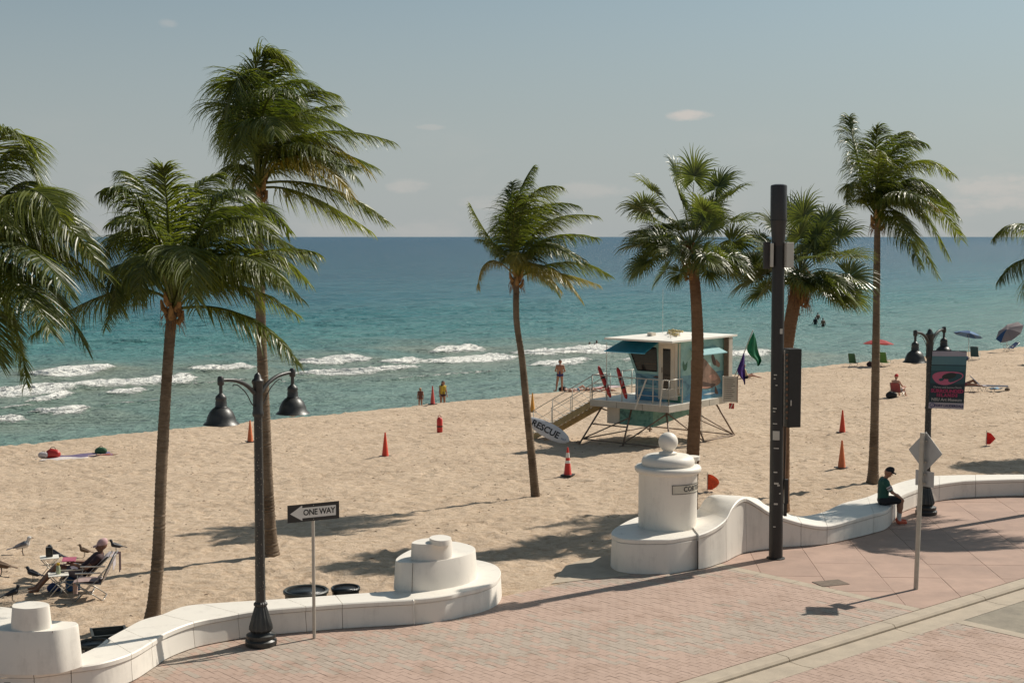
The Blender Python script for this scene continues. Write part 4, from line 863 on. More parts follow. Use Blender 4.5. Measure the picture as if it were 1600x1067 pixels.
btext('Christo and Jeanne-Claude', .062, .5, .625, M_b_wht, .001); btext('SURROUNDED', .118, .5, .692, M_b_hot, .007, .98); btext('ISLANDS', .105, .5, .765, M_b_hot, .007, 1.3); btext('NSU Art Museum', .10, .5, .842, M_b_wht, .004); btext('FORT LAUDERDALE', .078, .58, .95, M_b_blue, .003)
mb = MB(); c_ = bn(.1, .945, .009); ri = []
for k in range(24): ri += [bn(.1+.075*math.cos(2*PI*k/24), .945-.042*math.sin(2*PI*k/24), .009), bn(.1+.055*math.cos(2*PI*k/24), .945-.031*math.sin(2*PI*k/24), .009)]
mb.add(ri, [(2*k, 2*((k+1) % 24), 2*((k+1) % 24)+1, 2*k+1) for k in range(24)]); mb.add([bn(.07, .965, .009), bn(.135, .92, .009), bn(.1, .962, .009)], [(0, 1, 2)]); mb.build('logo', M_b_blue, ban, off=bo)
for y, vv in ((0, 548), (1, 638)):
    mb = MB(); a = bn(0, y); mb.tube([Vector((pR.x, pR.y, a.z)), a+bx*BW*.98], .012, 8); mb.lathe([(.09, -.03), (.09, .03)], 14, (pR.x, pR.y, a.z)); mb.build('bracket', M_lamp, ban, smooth=30, off=bo)

# ------------------------------------------------------------------ one-way sign
M_post = pm('galvanised_post', (.46, .42, .36), .45, .12, 8, .1, metal=.3)
M_signb = pm('sign_black', (.018, .018, .018), .4, .1, 5); M_signw = pm('sign_white', (.70, .68, .63), .4, .05, 5); M_alu = pm('sign_back_aluminium', (.42, .42, .42), .5, .1, 4, metal=.5)
p = W(491, 997); ow = thing('one_way_sign', 'black one-way sign with a white left arrow on a slim post', 'traffic sign', p)
H1 = WD(491, 790, p.y).z; mb = MB(); mb.tube([(0, 0, 0), (0, 0, H1)], .029, 12); mb.build('post', M_post, ow, smooth=40)
z1 = WD(491, 799, p.y).z; sw, sh = .92, .305; dx = Vector((.90, .38, 0)).normalized()  # sign plane direction
def ows(x, y, z=0): return dx*x+Vector((0, 0, z1+y+x*.02))+Vector((dx.y, -dx.x, 0))*(.035+z)
mb = MB(); mb.add([ows(a*sw/2, b*sh/2, c) for a in (-1, 1) for b in (-1, 1) for c in (0, .004)], [(0, 1, 3, 2), (4, 6, 7, 5), (0, 4, 5, 1), (2, 3, 7, 6), (0, 2, 6, 4), (1, 5, 7, 3)]); mb.build('plate', M_signb, ow)
mb = MB(); ar = [(-.415, 0), (-.20, .135), (-.20, .09), (.40, .09), (.40, -.09), (-.20, -.09), (-.20, -.135)]; mb.add([ows(x, y, .0065) for x, y in ar], [(0, 1, 6), (1, 2, 5, 6), (2, 3, 4, 5)]); mb.build('arrow', M_signw, ow)
place_text('ONE WAY', .142, lambda x, y, z: ows(x*.88+.10, y, .009), M_signb, ow, bold=.003, spacing=.95)
for s in (-1, 1): mb = MB(); mb.sphere(ows(0, s*.12, .007), .008, 8, 6); mb.build('bolt', M_post, ow)

# ------------------------------------------------------------------ diamond sign seen from behind
p = W(1431, 920); ds = thing('diamond_sign', 'grey backs of a diamond sign and small plate on a leaning post', 'traffic sign', p)
top = WD(1441.5, 676, p.y)-p; mb = MB(); mb.tube([(0, 0, 0), top], .046, 14); mb.build('post', M_post, ds, smooth=40)
zc = WD(1443, 706, p.y)-p; dd = Vector((.60, -.80, 0)).normalized(); nn = Vector((-dd.y, dd.x, 0))
def dsp(x, z, o): return zc+dd*x+Vector((0, 0, z))+nn*(.055+o)
s_ = .41
mb = MB(); cs = []; 
for (ax, az) in ((1, 0), (0, 1), (-1, 0), (0, -1)):
    tx, tz = -az, ax; cs += [(ax*s_*.93-tx*s_*.06, az*s_*.93-tz*s_*.06), (ax*s_*.97, az*s_*.97), (ax*s_*.93+tx*s_*.06, az*s_*.93+tz*s_*.06)]
n = len(cs); mb.add([dsp(x, z, 0) for x, z in cs]+[dsp(x, z, .004) for x, z in cs], [tuple(range(n)), tuple(range(2*n-1, n-1, -1))]+[(i, (i+1) % n, n+(i+1) % n, n+i) for i in range(n)]); mb.build('diamond_plate', M_alu, ds)
z2 = WD(1442, 748, p.y)-p; mb = MB(); M3 = Matrix((dd, nn, Vector((0, 0, 1)))).transposed(); mb.box(z2+nn*.057, (.44, .005, .31), M=M3); mb.build('small_plate', M_alu, ds)
for zz in (zc.z+.22, zc.z-.2, z2.z+.09, z2.z-.09):
    mb = MB(); k = zz/top.z; mb.box(top*k+nn*.048, (.16, .02, .03), M=M3); mb.build('clamp', M_post, ds)

# ------------------------------------------------------------------ tall black communications pole
p = W(1212, 872); bp_ = thing('black_utility_pole', 'tall matt black communications pole standing on the slabs before the wall', 'utility pole', p)
tv = WD(1217, 288, p.y)-p; lean = Vector((tv.x, 0, 0))/tv.z
def lp(z): return lean*z+Vector((0, 0, z))
M_pole = pm('matt_black_paint', (.016, .0145, .014), .45, .25, 4, .05); M_pole2 = pm('antenna_shroud', (.030, .025, .024), .4, .15, 3)
ztop = tv.z; zs = WD(1217, 372, p.y).z; zn = WD(1217, 344, p.y).z
mb = MB(); mb.tube([lp(0), lp(zn-.5)], [.15, .132], 40); mb.build('shaft', M_pole, bp_, smooth=40)
mb = MB(); mb.tube([lp(zn-.55), lp(zn-.45), lp(zn-.12), lp(zn)], [.132, .14, .165, .178], 40); mb.build('collar', M_pole2, bp_, smooth=40)
mb = MB(); mb.tube([lp(zn+.004), lp(ztop-.05), lp(ztop-.02), lp(ztop)], [.176, .176, .165, .09], 40); mb.build('shroud', M_pole2, bp_, smooth=40)
mb = MB(); mb.tube([lp(zn-.015), lp(zn+.015)], .183, 40); mb.build('seam_ring', M_pole, bp_, smooth=40)
mb = MB(); mb.lathe([(.20, 0), (.20, .02), (.17, .03)], 24); mb.build('base_plate', M_pole, bp_, smooth=40)
def pbox(name, u0, u1, v0, v1, mat, dy, th, rz=0, par=None, bev=False):
    a = WD((u0+u1)/2, (v0+v1)/2, p.y+dy)-p; w = (u1-u0)/F*(p.y+dy); h = (v1-v0)/F*(p.y+dy)
    mb = MB(); mb.box(a, (w, th, h), rz); o = mb.build(name, mat, bp_)
    md = o.modifiers.new('b', 'BEVEL'); md.width = .008; md.segments = 2; return o
M_rad = pm('grey_radio_box', (.50, .47, .41), .5, .06, 5)
pbox('radio_box', 1222, 1236, 379, 418, M_rad, .02, .26, R(28)); pbox('radio_box', 1203.5, 1208, 380, 417, M_rad, -.05, .22, R(-5)); pbox('radio_box', 1193, 1203, 378, 420, M_pole2, .10, .16)
cab = pbox('cabinet', 1226, 1247.5, 544, 667, M_pole, .12, .34, R(14)); pbox('cabinet_hinge', 1223, 1226, 547, 666, M_post, .0, .03)
pbox('power_box', 1225, 1231, 748, 786, M_pole, .1, .14); pbox('power_box', 1224, 1229, 786, 806, M_pole, .1, .10)
mb = MB(); mb.tube([lp(ztop*.6)+Vector((.2, .1, -1.2)), lp(1.0)+Vector((.2, .12, 1.25)), lp(1.5)+Vector((.17, .1, 0))], .012, 6); mb.build('cable', M_pole, bp_)
M_conduit = pm('brown_conduit', (.17, .09, .05), .6, .2, 6); mb = MB(); za = WD(1226, 752, p.y).z; zb = WD(1226, 560, p.y).z; mb.tube([Vector((.20, .16, za)), Vector((.20, .16, zb))], .028, 8); mb.build('conduit', M_conduit, bp_)
def sticker(u0, u1, v0, v1, mat, name='sticker'):
    r0 = .148; a0 = (u0-1212.5)/F*p.y/r0; a1 = (u1-1212.5)/F*p.y/r0; a0 = max(-1.2, a0); a1 = min(1.2, a1); z0 = WD(1212, v1, p.y).z; z1_ = WD(1212, v0, p.y).z
    mb = MB(); mb.quadgrid(lambda i, j: lp(z0+(z1_-z0)*j)+Vector((math.sin(a0+(a1-a0)*i)*(r0+.001), -math.cos(a0+(a1-a0)*i)*(r0+.001), 0)), 8, 1); mb.build(name, mat, bp_)
sticker(1204, 1215, 672, 686, M_rad); rs = random.Random(4)
sticker(1214, 1219, 513, 521, M_rad)
for (u, v, w) in ((1205, 584, 5), (1205, 590, 3), (1204, 636, 6), (1204, 641, 4), (1204, 660, 7), (1206, 735, 6), (1207, 752, 7), (1212, 755, 4), (1207, 784, 6), (1206, 698, 8), (1215, 768, 3), (1208, 600, 3), (1206, 820, 4)): sticker(u, u+w, v, v+rs.uniform(1.2, 3), M_rad, 'paper_scrap')
for v in range(552, 660, 9): pbox('louvre', 1227.5, 1231.5, v, v+4, M_conduit, -.06, .02, R(14))
pbox('label', 1235, 1237, 625, 634, M_rad, -.08, .01, R(14))

# ------------------------------------------------------------------ lifeguard tower
Rv = Vector((.63, .777, 0)).normalized(); Lv = Vector((-.777, .63, 0)).normalized(); TO = Vector((5.90, 53.1, 0))
TM = Matrix((Rv, Lv, Vector((0, 0, 1)))).transposed()
tt_, ts_ = ts(TO+Rv*2+Lv*2); ZG = float(z_profile(np.array(tt_), np.array(ts_)))
tw_root = thing('lifeguard_tower', 'lifeguard tower on splayed steel legs with a mural, blue awnings and white roof', 'lifeguard tower', (TO.x, TO.y, 0)); tw_root.rotation_euler = (0, 0, math.atan2(Rv.y, Rv.x))
M_cream = pm('cream_paint', (.60, .53, .43), .6, .08, 2, .05); M_roof = pm('white_roof', (.78, .74, .66), .6, .05, 1.5); M_fascia = pm('weathered_fascia', (.47, .43, .36), .7, .12, 3, .2)
M_steel = pm('brown_steel', (.22, .16, .12), .6, .25, 5, metal=.3); M_rail = pm('pale_rail', (.55, .52, .46), .45, .1, 6, metal=.3)
M_awn = pm('bright_blue_awning', (.03, .32, .46), .5, .12, 3, transl=.45); M_awn2 = pm('pale_blue_awning', (.34, .58, .60), .5, .1, 3, transl=.3)
M_glass = pm('dark_glass', (.02, .018, .016), .12, .3, 3); M_door = pm('cream_door', (.62, .57, .49), .5, .06, 3)
def mural(name, base, c2, c3, sc_, seed):
    m, nt, b = node_mat(name); L = nt.links.new; t = nt.nodes.new('ShaderNodeTexCoord'); mp = nt.nodes.new('ShaderNodeMapping'); mp.inputs['Location'].default_value = (seed, seed, 0); mp.inputs['Scale'].default_value = (1, 1, 1.8); L(t.outputs['Object'], mp.inputs[0])
    n = nt.nodes.new('ShaderNodeTexNoise'); n.inputs['Scale'].default_value = sc_; n.inputs['Detail'].default_value = 3; n.inputs['Distortion'].default_value = 1.2; L(mp.outputs[0], n.inputs['Vector'])
    r = nt.nodes.new('ShaderNodeValToRGB'); e = r.color_ramp.elements; e[0].position = .32; e[0].color = rgba(c3); e[1].position = .62; e[1].color = rgba(base); q = e.new(.45); q.color = rgba(c2); L(n.outputs['Fac'], r.inputs[0])
    sp_ = nt.nodes.new('ShaderNodeSeparateXYZ'); L(t.outputs['Object'], sp_.inputs[0]); L(r.outputs[0], b.inputs['Base Color']); b.inputs['Roughness'].default_value = .5; return m
M_mural_low = mural('blue_sea_mural', (.17, .34, .38), (.11, .26, .33), (.05, .14, .19), 2.2, 3)
M_mural_up = mural('pale_sea_green_mural', (.30, .50, .46), (.25, .45, .42), (.20, .38, .38), 1.5, 7)
M_hull = mural('green_mural', (.16, .34, .27), (.11, .27, .22), (.04, .13, .12), 2.6, 1)
PZ0, PZ1 = .40, .64
mb = MB(); mb.box((2.15, 1.83, (PZ0+PZ1)/2), (4.30, 3.66, PZ1-PZ0)); pf = mb.build('platform', M_fascia, tw_root)
for k in range(16): mb = MB(); mb.box((.135+k*.27, 1.83, PZ1+.014), (.262, 3.62, .025)); mb.build('deck_board', M_roof, pf)
for x in (1.45, 2.9): mb = MB(); mb.box((x, -.003, (PZ0+PZ1)/2), (.012, .006, PZ1-PZ0-.01)); mb.build('joint', M_joint, pf)
for y in (1.2, 2.4): mb = MB(); mb.box((-.003, y, (PZ0+PZ1)/2), (.006, .012, PZ1-PZ0-.01)); mb.build('joint', M_joint, pf)
zg = ZG-.1
legs = [(.35, .35, -.35, -.35), (3.95, .35, 4.6, -.30), (.35, 3.3, -.35, 3.95), (3.95, 3.3, 4.6, 3.9), (2.0, .3, 2.15, -.35), (.3, 1.9, -.35, 1.9)]
foot = {}
for i, (x0, y0, x1, y1) in enumerate(legs):
    mb = MB(); mb.tube([(x0, y0, PZ0), (x1, y1, zg)], .036, 8); mb.build('leg', M_steel, tw_root, smooth=True)
def brace(a, b, r=.026): mb = MB(); mb.tube([a, b], r, 8); mb.build('brace', M_steel, tw_root, smooth=True)
zf = ZG+.14
def lg(i, z): x0, y0, x1, y1 = legs[i]; k = (PZ0-z)/(PZ0-zg); return (x0+(x1-x0)*k, y0+(y1-y0)*k, z)
for a, b in ((0, 4), (4, 1), (0, 5), (5, 2), (2, 3), (1, 3)): brace(lg(a, zf), lg(b, zf))
brace(lg(0, PZ0-.1), lg(5, zf)); brace(lg(2, zf), lg(5, PZ0-.35)); brace(lg(4, zf), lg(0, PZ0-.05)); brace(lg(1, zf), lg(4, PZ0-.1)); brace(lg(1, zf), lg(3, PZ0-.1)); brace(lg(5, PZ0-.7), lg(2, PZ0-.7)); brace(lg(3, zf), lg(2, PZ0-.1))
for i in range(6): mb = MB(); x0, y0, x1, y1 = legs[i]; mb.lathe([(.11, zg+.08), (.11, zg+.14), (.05, zg+.16)], 12, (x1, y1, 0)); mb.build('foot_pad', M_steel, tw_root)
# cabin: straight below, flaring out towards the sea side above the sill
CX0, CX1, CY0, CY1 = 1.0, 4.2, .12, 2.2; ZS, ZT = 1.70, 3.02; FL = .62
def cab_pt(x, y, z, o=0):
    return (x, y+(FL*(z-ZS)/(ZT-ZS) if y > CY1-.01 and z > ZS else 0), z)
mb = MB(); mb.box(((CX0+CX1)/2, (CY0+CY1)/2, (PZ1+.026+ZS)/2), (CX1-CX0, CY1-CY0, ZS-PZ1-.026)); mb.build('lower_wall', M_mural_low, tw_root)
mb = MB(); v = []
for z in (ZS, ZT): v += [cab_pt(CX0, CY0, z), cab_pt(CX1, CY0, z), cab_pt(CX1, CY1, z), cab_pt(CX0, CY1, z)]
mb.add(v, [(0, 1, 5, 4), (1, 2, 6, 5), (2, 3, 7, 6), (3, 0, 4, 7), (0, 3, 2, 1), (4, 5, 6, 7)]); upw = mb.build('upper_wall', M_mural_up, tw_root)
# window on the left face (x = CX0), wide dark opening slanting with the wall
def face(pts, x, th, name, mat, par):  # pts in (y, z) on the plane x
    mb = MB(); n = len(pts); mb.add([(x, y, z) for y, z in pts]+[(x-th, y, z) for y, z in pts], [tuple(range(n)), tuple(range(2*n-1, n-1, -1))]+[(i, (i+1) % n, n+(i+1) % n, n+i) for i in range(n)]); return mb.build(name, mat, par)
wq = [(2.10, 1.83), (2.52, 2.72), (1.25, 2.72), (1.20, 1.83)]
win = face(wq, CX0-.001, .012, 'window', M_glass, tw_root)
for a, b in zip(wq, wq[1:]+wq[:1]): mb = MB(); mb.tube([(CX0-.015, a[0], a[1]), (CX0-.015, b[0], b[1])], .028, 4); mb.build('frame', M_glass, win)
mb = MB(); mb.tube([(CX0-.02, 1.22, 2.12), (CX0-.02, 2.24, 2.10)], .016, 4); mb.tube([(CX0-.02, 2.2, 2.1), (CX0-.02, 2.06, 1.85)], .014, 4); mb.build('frame', M_steel, win)
# door
mb = MB(); mb.box((CX0-.02, .68, 1.86), (.05, .86, 2.18)); dr = mb.build('door_frame', M_door, tw_root)
mb = MB(); mb.box((CX0-.055, .68, 1.83), (.03, .62, 2.06)); mb.build('door', M_cream, tw_root)
mb = MB(); mb.box((CX0-.073, .72, 1.95), (.010, .34, 1.55)); mb.build('door_glass', M_glass, tw_root)
mb = MB(); mb.box((CX0-.085, .93, 1.9), (.02, .02, .2)); mb.build('door_handle', M_steel, tw_root)
mb = MB(); mb.box((CX0-.03, 1.08, 2.05), (.05, .03, 1.7)); mb.box((CX0-.03, .16, 2.0), (.05, .03, 1.9)); mb.build('trim', M_door, tw_root)
# mural figures: a brown sea animal and plants on the street-side wall, a tropical patch on the left wall
M_br = pm('mural_brown', (.25, .155, .11), .5, .3, 4); M_br2 = pm('mural_dark_brown', (.07, .04, .03), .5, .3, 5); M_pnk = pm('mural_pink', (.40, .22, .16), .5, .2, 5); M_pg = pm('mural_green', (.05, .16, .10), .5, .3, 5); M_pw = pm('mural_white', (.55, .60, .60), .5, .1, 5); M_pb = pm('mural_blue', (.06, .20, .32), .5, .2, 4)
def paint(poly, y, mat, par=None, d=.004):
    c = (sum(p_[0] for p_ in poly)/len(poly), sum(p_[1] for p_ in poly)/len(poly)); P = [tuple(q_) for q_ in catmull(list(poly)+[poly[0]], 4)][:-1]; n = len(P)
    mb = MB(); mb.add([(c[0], y-d, c[1])]+[(x_, y-d, z_) for x_, z_ in P], [(0, i+1, (i+1) % n+1) for i in range(n)]); return mb.build('mural_shape', mat, tw_root)
paint([(1.7, 2.25), (2.1, 2.42), (2.7, 2.25), (3.2, 1.9), (3.65, 1.62), (3.92, 1.35), (3.85, 1.2), (3.5, 1.12), (2.9, 1.15), (2.2, 1.32), (1.75, 1.65)], CY0, M_br)
paint([(2.0, 1.5), (2.6, 1.38), (3.2, 1.25), (3.55, 1.2), (3.3, 1.08), (2.7, 1.08), (2.1, 1.25)], CY0, M_br2, d=.006)
paint([(3.0, 1.55), (3.4, 1.62), (3.7, 1.42), (3.3, 1.36)], CY0, M_pnk, d=.006); paint([(2.3, 1.22), (2.8, 1.16), (3.2, 1.12), (2.8, 1.08), (2.4, 1.13)], CY0, M_pnk, d=.008)
paint([(1.5, .95), (2.2, 1.05), (3.2, .95), (3.9, 1.0), (4.0, .75), (1.4, .72)], CY0, M_pb, d=.003); paint([(3.5, 1.15), (3.65, 1.0), (3.75, .8), (3.5, .85)], CY0, M_br2, d=.006)
paint([(3.3, 2.45), (3.5, 2.2), (3.55, 1.95), (3.35, 2.0), (3.2, 2.3)], CY0, M_br2, d=.006); paint([(3.55, 2.2), (3.85, 2.0), (3.8, 1.85), (3.55, 1.95)], CY0, M_br, d=.006)
paint([(2.0, 2.62), (2.7, 2.70), (3.2, 2.66), (2.7, 2.56)], CY0, M_pg, d=.006); paint([(2.4, 2.53), (2.9, 2.58), (3.0, 2.52), (2.6, 2.49)], CY0, M_pw, d=.006)
paint([(1.15, 2.3), (1.3, 2.1), (1.45, 2.25), (1.4, 1.95), (1.2, 1.9), (1.1, 2.1)], CY0, M_pg, d=.006); paint([(2.6, .86), (3.1, .9), (3.5, .86), (3.1, .82)], CY0, M_pw, d=.007)
def paintL(poly, mat, d=.005):
    mb = MB(); n = len(poly); mb.add([(CX0-d, y, z) for y, z in poly], [tuple(range(n))]); return mb.build('mural_shape', mat, tw_root)
paintL([(.12, .68), (.12, 1.0), (.7, 1.05), (.75, .68)][::-1], M_pg); paintL([(.15, 1.3), (.6, 1.3), (.6, .98), (.15, .98)], pm('mural_sand', (.42, .34, .24), .5, .2, 6), .007); paintL([(.2, 1.55), (.55, 1.6), (.5, 1.32), (.2, 1.32)], M_pb, .007); paintL([(.9, .68), (1.3, 1.05), (2.2, 1.0), (2.2, .68)], M_pb, .006)
paintL([(1.0, 1.62), (1.25, 1.66), (1.4, 1.6), (1.2, 1.56)], M_br2, .008); paintL([(1.12, 1.25), (1.7, 1.3), (2.1, 1.2), (1.6, 1.15)], M_awn2, .008)
# awnings
aw = MB(); aw.add([(CX0-.02, 2.78, 2.96), (CX0-.02, 1.15, 2.96), (CX0-.95, 1.15, 2.60), (CX0-.95, 3.0, 2.60)]+[(CX0-.02, 2.78, 2.93), (CX0-.02, 1.15, 2.93), (CX0-.95, 1.15, 2.57), (CX0-.95, 3.0, 2.57)], [(0, 1, 2, 3), (7, 6, 5, 4), (0, 4, 5, 1), (1, 5, 6, 2), (2, 6, 7, 3), (3, 7, 4, 0)]); aw.build('awning', M_awn, tw_root)
mb = MB(); mb.tube([(CX0-.965, 1.13, 2.575), (CX0-.965, 3.02, 2.575)], .022, 6); mb.build('awning_edge', pm('awning_edge_blue', (.10, .42, .58), .5), tw_root)
aw = MB(); aw.add([(1.6, CY0-.02, 2.72), (3.5, CY0-.02, 2.72), (3.5, CY0-.55, 2.50), (1.6, CY0-.55, 2.50)]+[(1.6, CY0-.02, 2.69), (3.5, CY0-.02, 2.69), (3.5, CY0-.55, 2.47), (1.6, CY0-.55, 2.47)], [(0, 1, 2, 3), (7, 6, 5, 4), (0, 4, 5, 1), (1, 5, 6, 2), (2, 6, 7, 3), (3, 7, 4, 0)]); aw.build('awning', M_awn2, tw_root)
# roof
rz0 = 3.04; ro = [(-.05, -.15), (4.75, -.15), (4.75, 2.95), (-.05, 2.95)]
mb = MB(); mb.prism(ro, rz0, rz0+.07); cx_, cy_ = 2.35, 1.4; mb.mi.pop(); mb.f.pop()
k = len(mb.v); mb.v.append((cx_, cy_, rz0+.19)); mb.f += [(4, 5, k), (5, 6, k), (6, 7, k), (7, 4, k)]; mb.mi += [0]*4; mb.build('roof', M_roof, tw_root)
mb = MB(); mb.tube([(2.6, 2.0, rz0+.1), (2.6, 2.0, rz0+1.9)], .008, 5); mb.build('antenna', M_rail, tw_root)
mb = MB(); rr = random.Random(2)
for k in range(5): c_ = Vector((1.8+rr.uniform(-.5, .5), 1.0+rr.uniform(-.4, .4), rz0+.2)); mb.tube([c_+Vector((math.cos(a)*.16, math.sin(a)*.16, .03*math.sin(3*a)+k*.03)) for a in np.linspace(0, 2*PI, 12)], .03, 5)
mb.build('rope_coil', pm('yellow_rope', (.52, .42, .2), .8, .3, 20), tw_root)
mb = MB(); mb.box((1.2, 1.6, rz0+.2), (.3, .2, .12)); mb.build('roof_box', M_cream, tw_root); mb = MB(); mb.box((1.6, .7, rz0+.2), (.22, .16, .14)); mb.build('roof_box', M_cream, tw_root); mb = MB(); mb.tube([(.7, .4, rz0+.1), (.7, .4, rz0+.4)], .012, 5); mb.build('roof_pin', M_rail, tw_root)
# column, posts at the right-hand end
mb = MB(); mb.box((4.30, .0, 1.88), (.26, .24, 2.3)); mb.build('corner_column', M_fascia, tw_root); mb = MB(); mb.box((4.12, -.03, 1.88), (.04, .2, 2.3)); mb.build('column_trim', M_steel, tw_root)
# railings
def rail(P, posts, h=.95, r=.022, mid=(.33, .64)):
    a, b = Vector(P[0]), Vector(P[1]); mb = MB()
    mb.tube([a+Vector((0, 0, h)), b+Vector((0, 0, h))], r, 6)
    for q_ in mid: mb.tube([a+Vector((0, 0, h*q_)), b+Vector((0, 0, h*q_))], r*.55, 5)
    mb.build('rail', M_rail, tw_root, smooth=True)
    for k in range(posts+1): q_ = a.lerp(b, k/posts); mb = MB(); mb.tube([q_, q_+Vector((0, 0, h))], r*1.05, 6); mb.build('rail_post', M_rail, tw_root, smooth=True)
DZ = PZ1+.026
rail([(.05, .05, DZ), (.05, 3.6, DZ)], 5); rail([(.05, 3.6, DZ), (1.0, 3.6, DZ)], 1); rail([(2.1, 3.6, DZ), (4.25, 3.6, DZ)], 3); rail([(.05, .05, DZ), (1.0, .05, DZ)], 1)
mb = MB(); mb.tube([(-.05, 1.0, DZ+.95), (-.3, 1.35, DZ-.2)], .035, 6); mb.tube([(-.05, .25, DZ+.95), (-.1, .35, DZ-.05)], .035, 6); mb.build('white_strut', M_rail, tw_root)
mb = MB(); mb.tube([(.6, 3.3, DZ), (.6, 3.3, DZ+2.2)], .014, 5); mb.build('mast', M_rail, tw_root)
# ramp to the sand
ra, rb_ = Vector((.15, 3.66, PZ1-.02)), Vector((.15, 6.6, ZG+.05)); rw = 1.15
M_ramp = pm('ochre_timber', (.36, .27, .13), .75, .2, 5, .2)
for x in (0, rw): mb = MB(); d_ = (rb_-ra); mb.obox(ra+Vector((x, 0, -.26)), Vector((.07, 0, 0)), d_, Vector((0, 0, .26))); mb.build('ramp_beam', M_ramp, tw_root)
for k in range(14): mb = MB(); c_ = ra.lerp(rb_, (k+.5)/14)+Vector((rw/2+.035, 0, .012)); mb.box(c_, (rw+.12, .2, .03)); mb.build('ramp_tread', M_fascia, tw_root)
for x in (0, rw+.07):
    mb = MB(); mb.tube([ra+Vector((x, 0, .95)), rb_+Vector((x, 0, .95))], .018, 6); mb.tube([ra+Vector((x, 0, .5)), rb_+Vector((x, 0, .5))], .011, 5)
    for k in range(4): q_ = ra.lerp(rb_, k/3.0)+Vector((x, 0, 0)); q2 = ra.lerp(rb_, min(1, (k+1)/3.0))+Vector((x, 0, 0)); mb.tube([q_, q_+Vector((0, 0, .95))], .018, 6); mb.tube([q_, q2+Vector((0, 0, .95))], .010, 5) if k < 3 else None
    mb.build('ramp_rail', M_rail, tw_root, smooth=True)
# locker hung under the deck
mb = MB(); mb.add([(.55, 2.5, -.12+.1), (.55, 2.9, -.12+.1), (3.9, 2.9, .12), (3.9, 2.5, .12), (.55, 2.5, .33), (.55, 2.9, .33), (3.9, 2.9, .33), (3.9, 2.5, .33)], [(0, 1, 2, 3), (4, 7, 6, 5), (0, 3, 7, 4), (1, 5, 6, 2), (0, 4, 5, 1), (3, 2, 6, 7)])
mb = MB(); z_b = -.28; mb.add([(.45, 1.0, z_b), (.45, 2.55, z_b), (3.2, 2.55, .0), (3.2, 1.0, .0), (.45, 1.0, .38), (.45, 2.55, .38), (3.2, 2.55, .38), (3.2, 1.0, .38)], [(0, 3, 2, 1), (4, 5, 6, 7), (0, 4, 7, 3), (1, 2, 6, 5), (0, 1, 5, 4), (3, 7, 6, 2)]); mb.build('locker', M_hull, tw_root)
mb = MB(); mb.add([(.44, 2.56, z_b), (.44, 3.15, z_b), (.9, 3.15, z_b), (.9, 2.56, z_b), (.44, 2.56, .36), (.44, 3.15, .36), (.9, 3.15, .36), (.9, 2.56, .36)], [(0, 3, 2, 1), (4, 5, 6, 7), (0, 4, 7, 3), (1, 2, 6, 5), (0, 1, 5, 4), (3, 7, 6, 2)]); mb.build('locker_end', M_cream, tw_root)
mb = MB(); mb.tube([(2.2, -.05, DZ-.1), (2.2, -.12, ZG+.2)], .012, 5); mb.build('down_rope', M_rail, tw_root)
# information board on the corner
bo_ = thing('notice_board', 'white notice board with printed rules fixed to the right corner of the tower', 'notice board', WD(1141, 608, 55.3)); q0 = bo_.location
bd_ = Vector((.93, -.36, 0)).normalized(); bnn = Vector((bd_.y, -bd_.x, 0)); BM = Matrix((bd_, bnn, Vector((0, 0, 1)))).transposed()
mb = MB(); mb.box((0, 0, 0), (.56, .04, 1.0), M=BM); mb.build('board', pm('board_face', (.50, .46, .40), .5, .05, 4), bo_)
for s_ in (-1, 1): mb = MB(); mb.box(bd_*s_*.285, (.03, .06, 1.04), M=BM); mb.build('frame', M_steel if s_ > 0 else M_roof, bo_)
for k, ln in enumerate((.3, .34, .28, .36, .22, .3, .34, .25, .3, .2)):
    mb = MB(); o = bd_*(-.16+ln/2)+bnn*.024+Vector((0, 0, .38-k*.082)); mb.box(o, (ln, .003, .018), M=BM); mb.box(bd_*-.20+bnn*.024+Vector((0, 0, .38-k*.082)), (.03, .003, .03), M=BM); mb.build('text_line', M_pole2, bo_)
mb = MB(); mb.box(Vector((.06, 0, -.66)), (.20, .02, .22), M=BM); rd = mb.build('red_tag', pm('red_tag', (.42, .03, .02), .5), bo_)
mb = MB(); mb.box(Vector((.06, 0, -.66))+bnn*.0125, (.03, .003, .22), M=BM @ Matrix.Rotation(.4, 3, 'Y')); mb.build('stripe', M_signw, rd)
# flags on a slanting staff
fl_a = WD(1148, 588, 55.2); fl_b = WD(1176.5, 516, 54.9)
fs_ = thing('flag_staff', 'slanting grey flag staff rising from the tower corner', 'flag staff', fl_a); mb = MB(); mb.tube([(0, 0, 0), fl_b-fl_a], .02, 8); mb.build('staff', M_rail, fs_)
M_gr = pm('green_flag', (.012, .20, .085), .6, .25, 5, transl=.25); M_pu = pm('purple_flag', (.075, .03, .24), .6, .25, 5, transl=.25)
def flag(name, label, px, mat, y):
    # px: outline rows (left u, right u, v), cloth folded in depth
    rows = catmull([(a, b, v_) for a, b, v_ in px], 4); o0 = WD(px[0][0], px[0][2], y); mb = MB(); n = len(rows)-1
    def fn(i, j):
        r_ = rows[int(round(j*n))]; u = r_[0]+(r_[1]-r_[0])*i; return WD(u, r_[2], y+.10*math.sin(i*7+j*4)*min(1, j*2+.2))-o0
    mb.thick(fn, 10, n, .004); o = mb.build(name, mat, None, smooth=50); o.location = o0; tag(o, label, 'flag', 'coloured flags on the tower staff'); return o
flag('flag', 'green flag hanging from the top of the tower flag staff', [(1177, 1178, 520), (1172, 1181, 530), (1167, 1184, 545), (1172, 1187, 555), (1181, 1190, 563), (1183, 1187, 570), (1184, 1185, 572)], M_gr, 54.8)
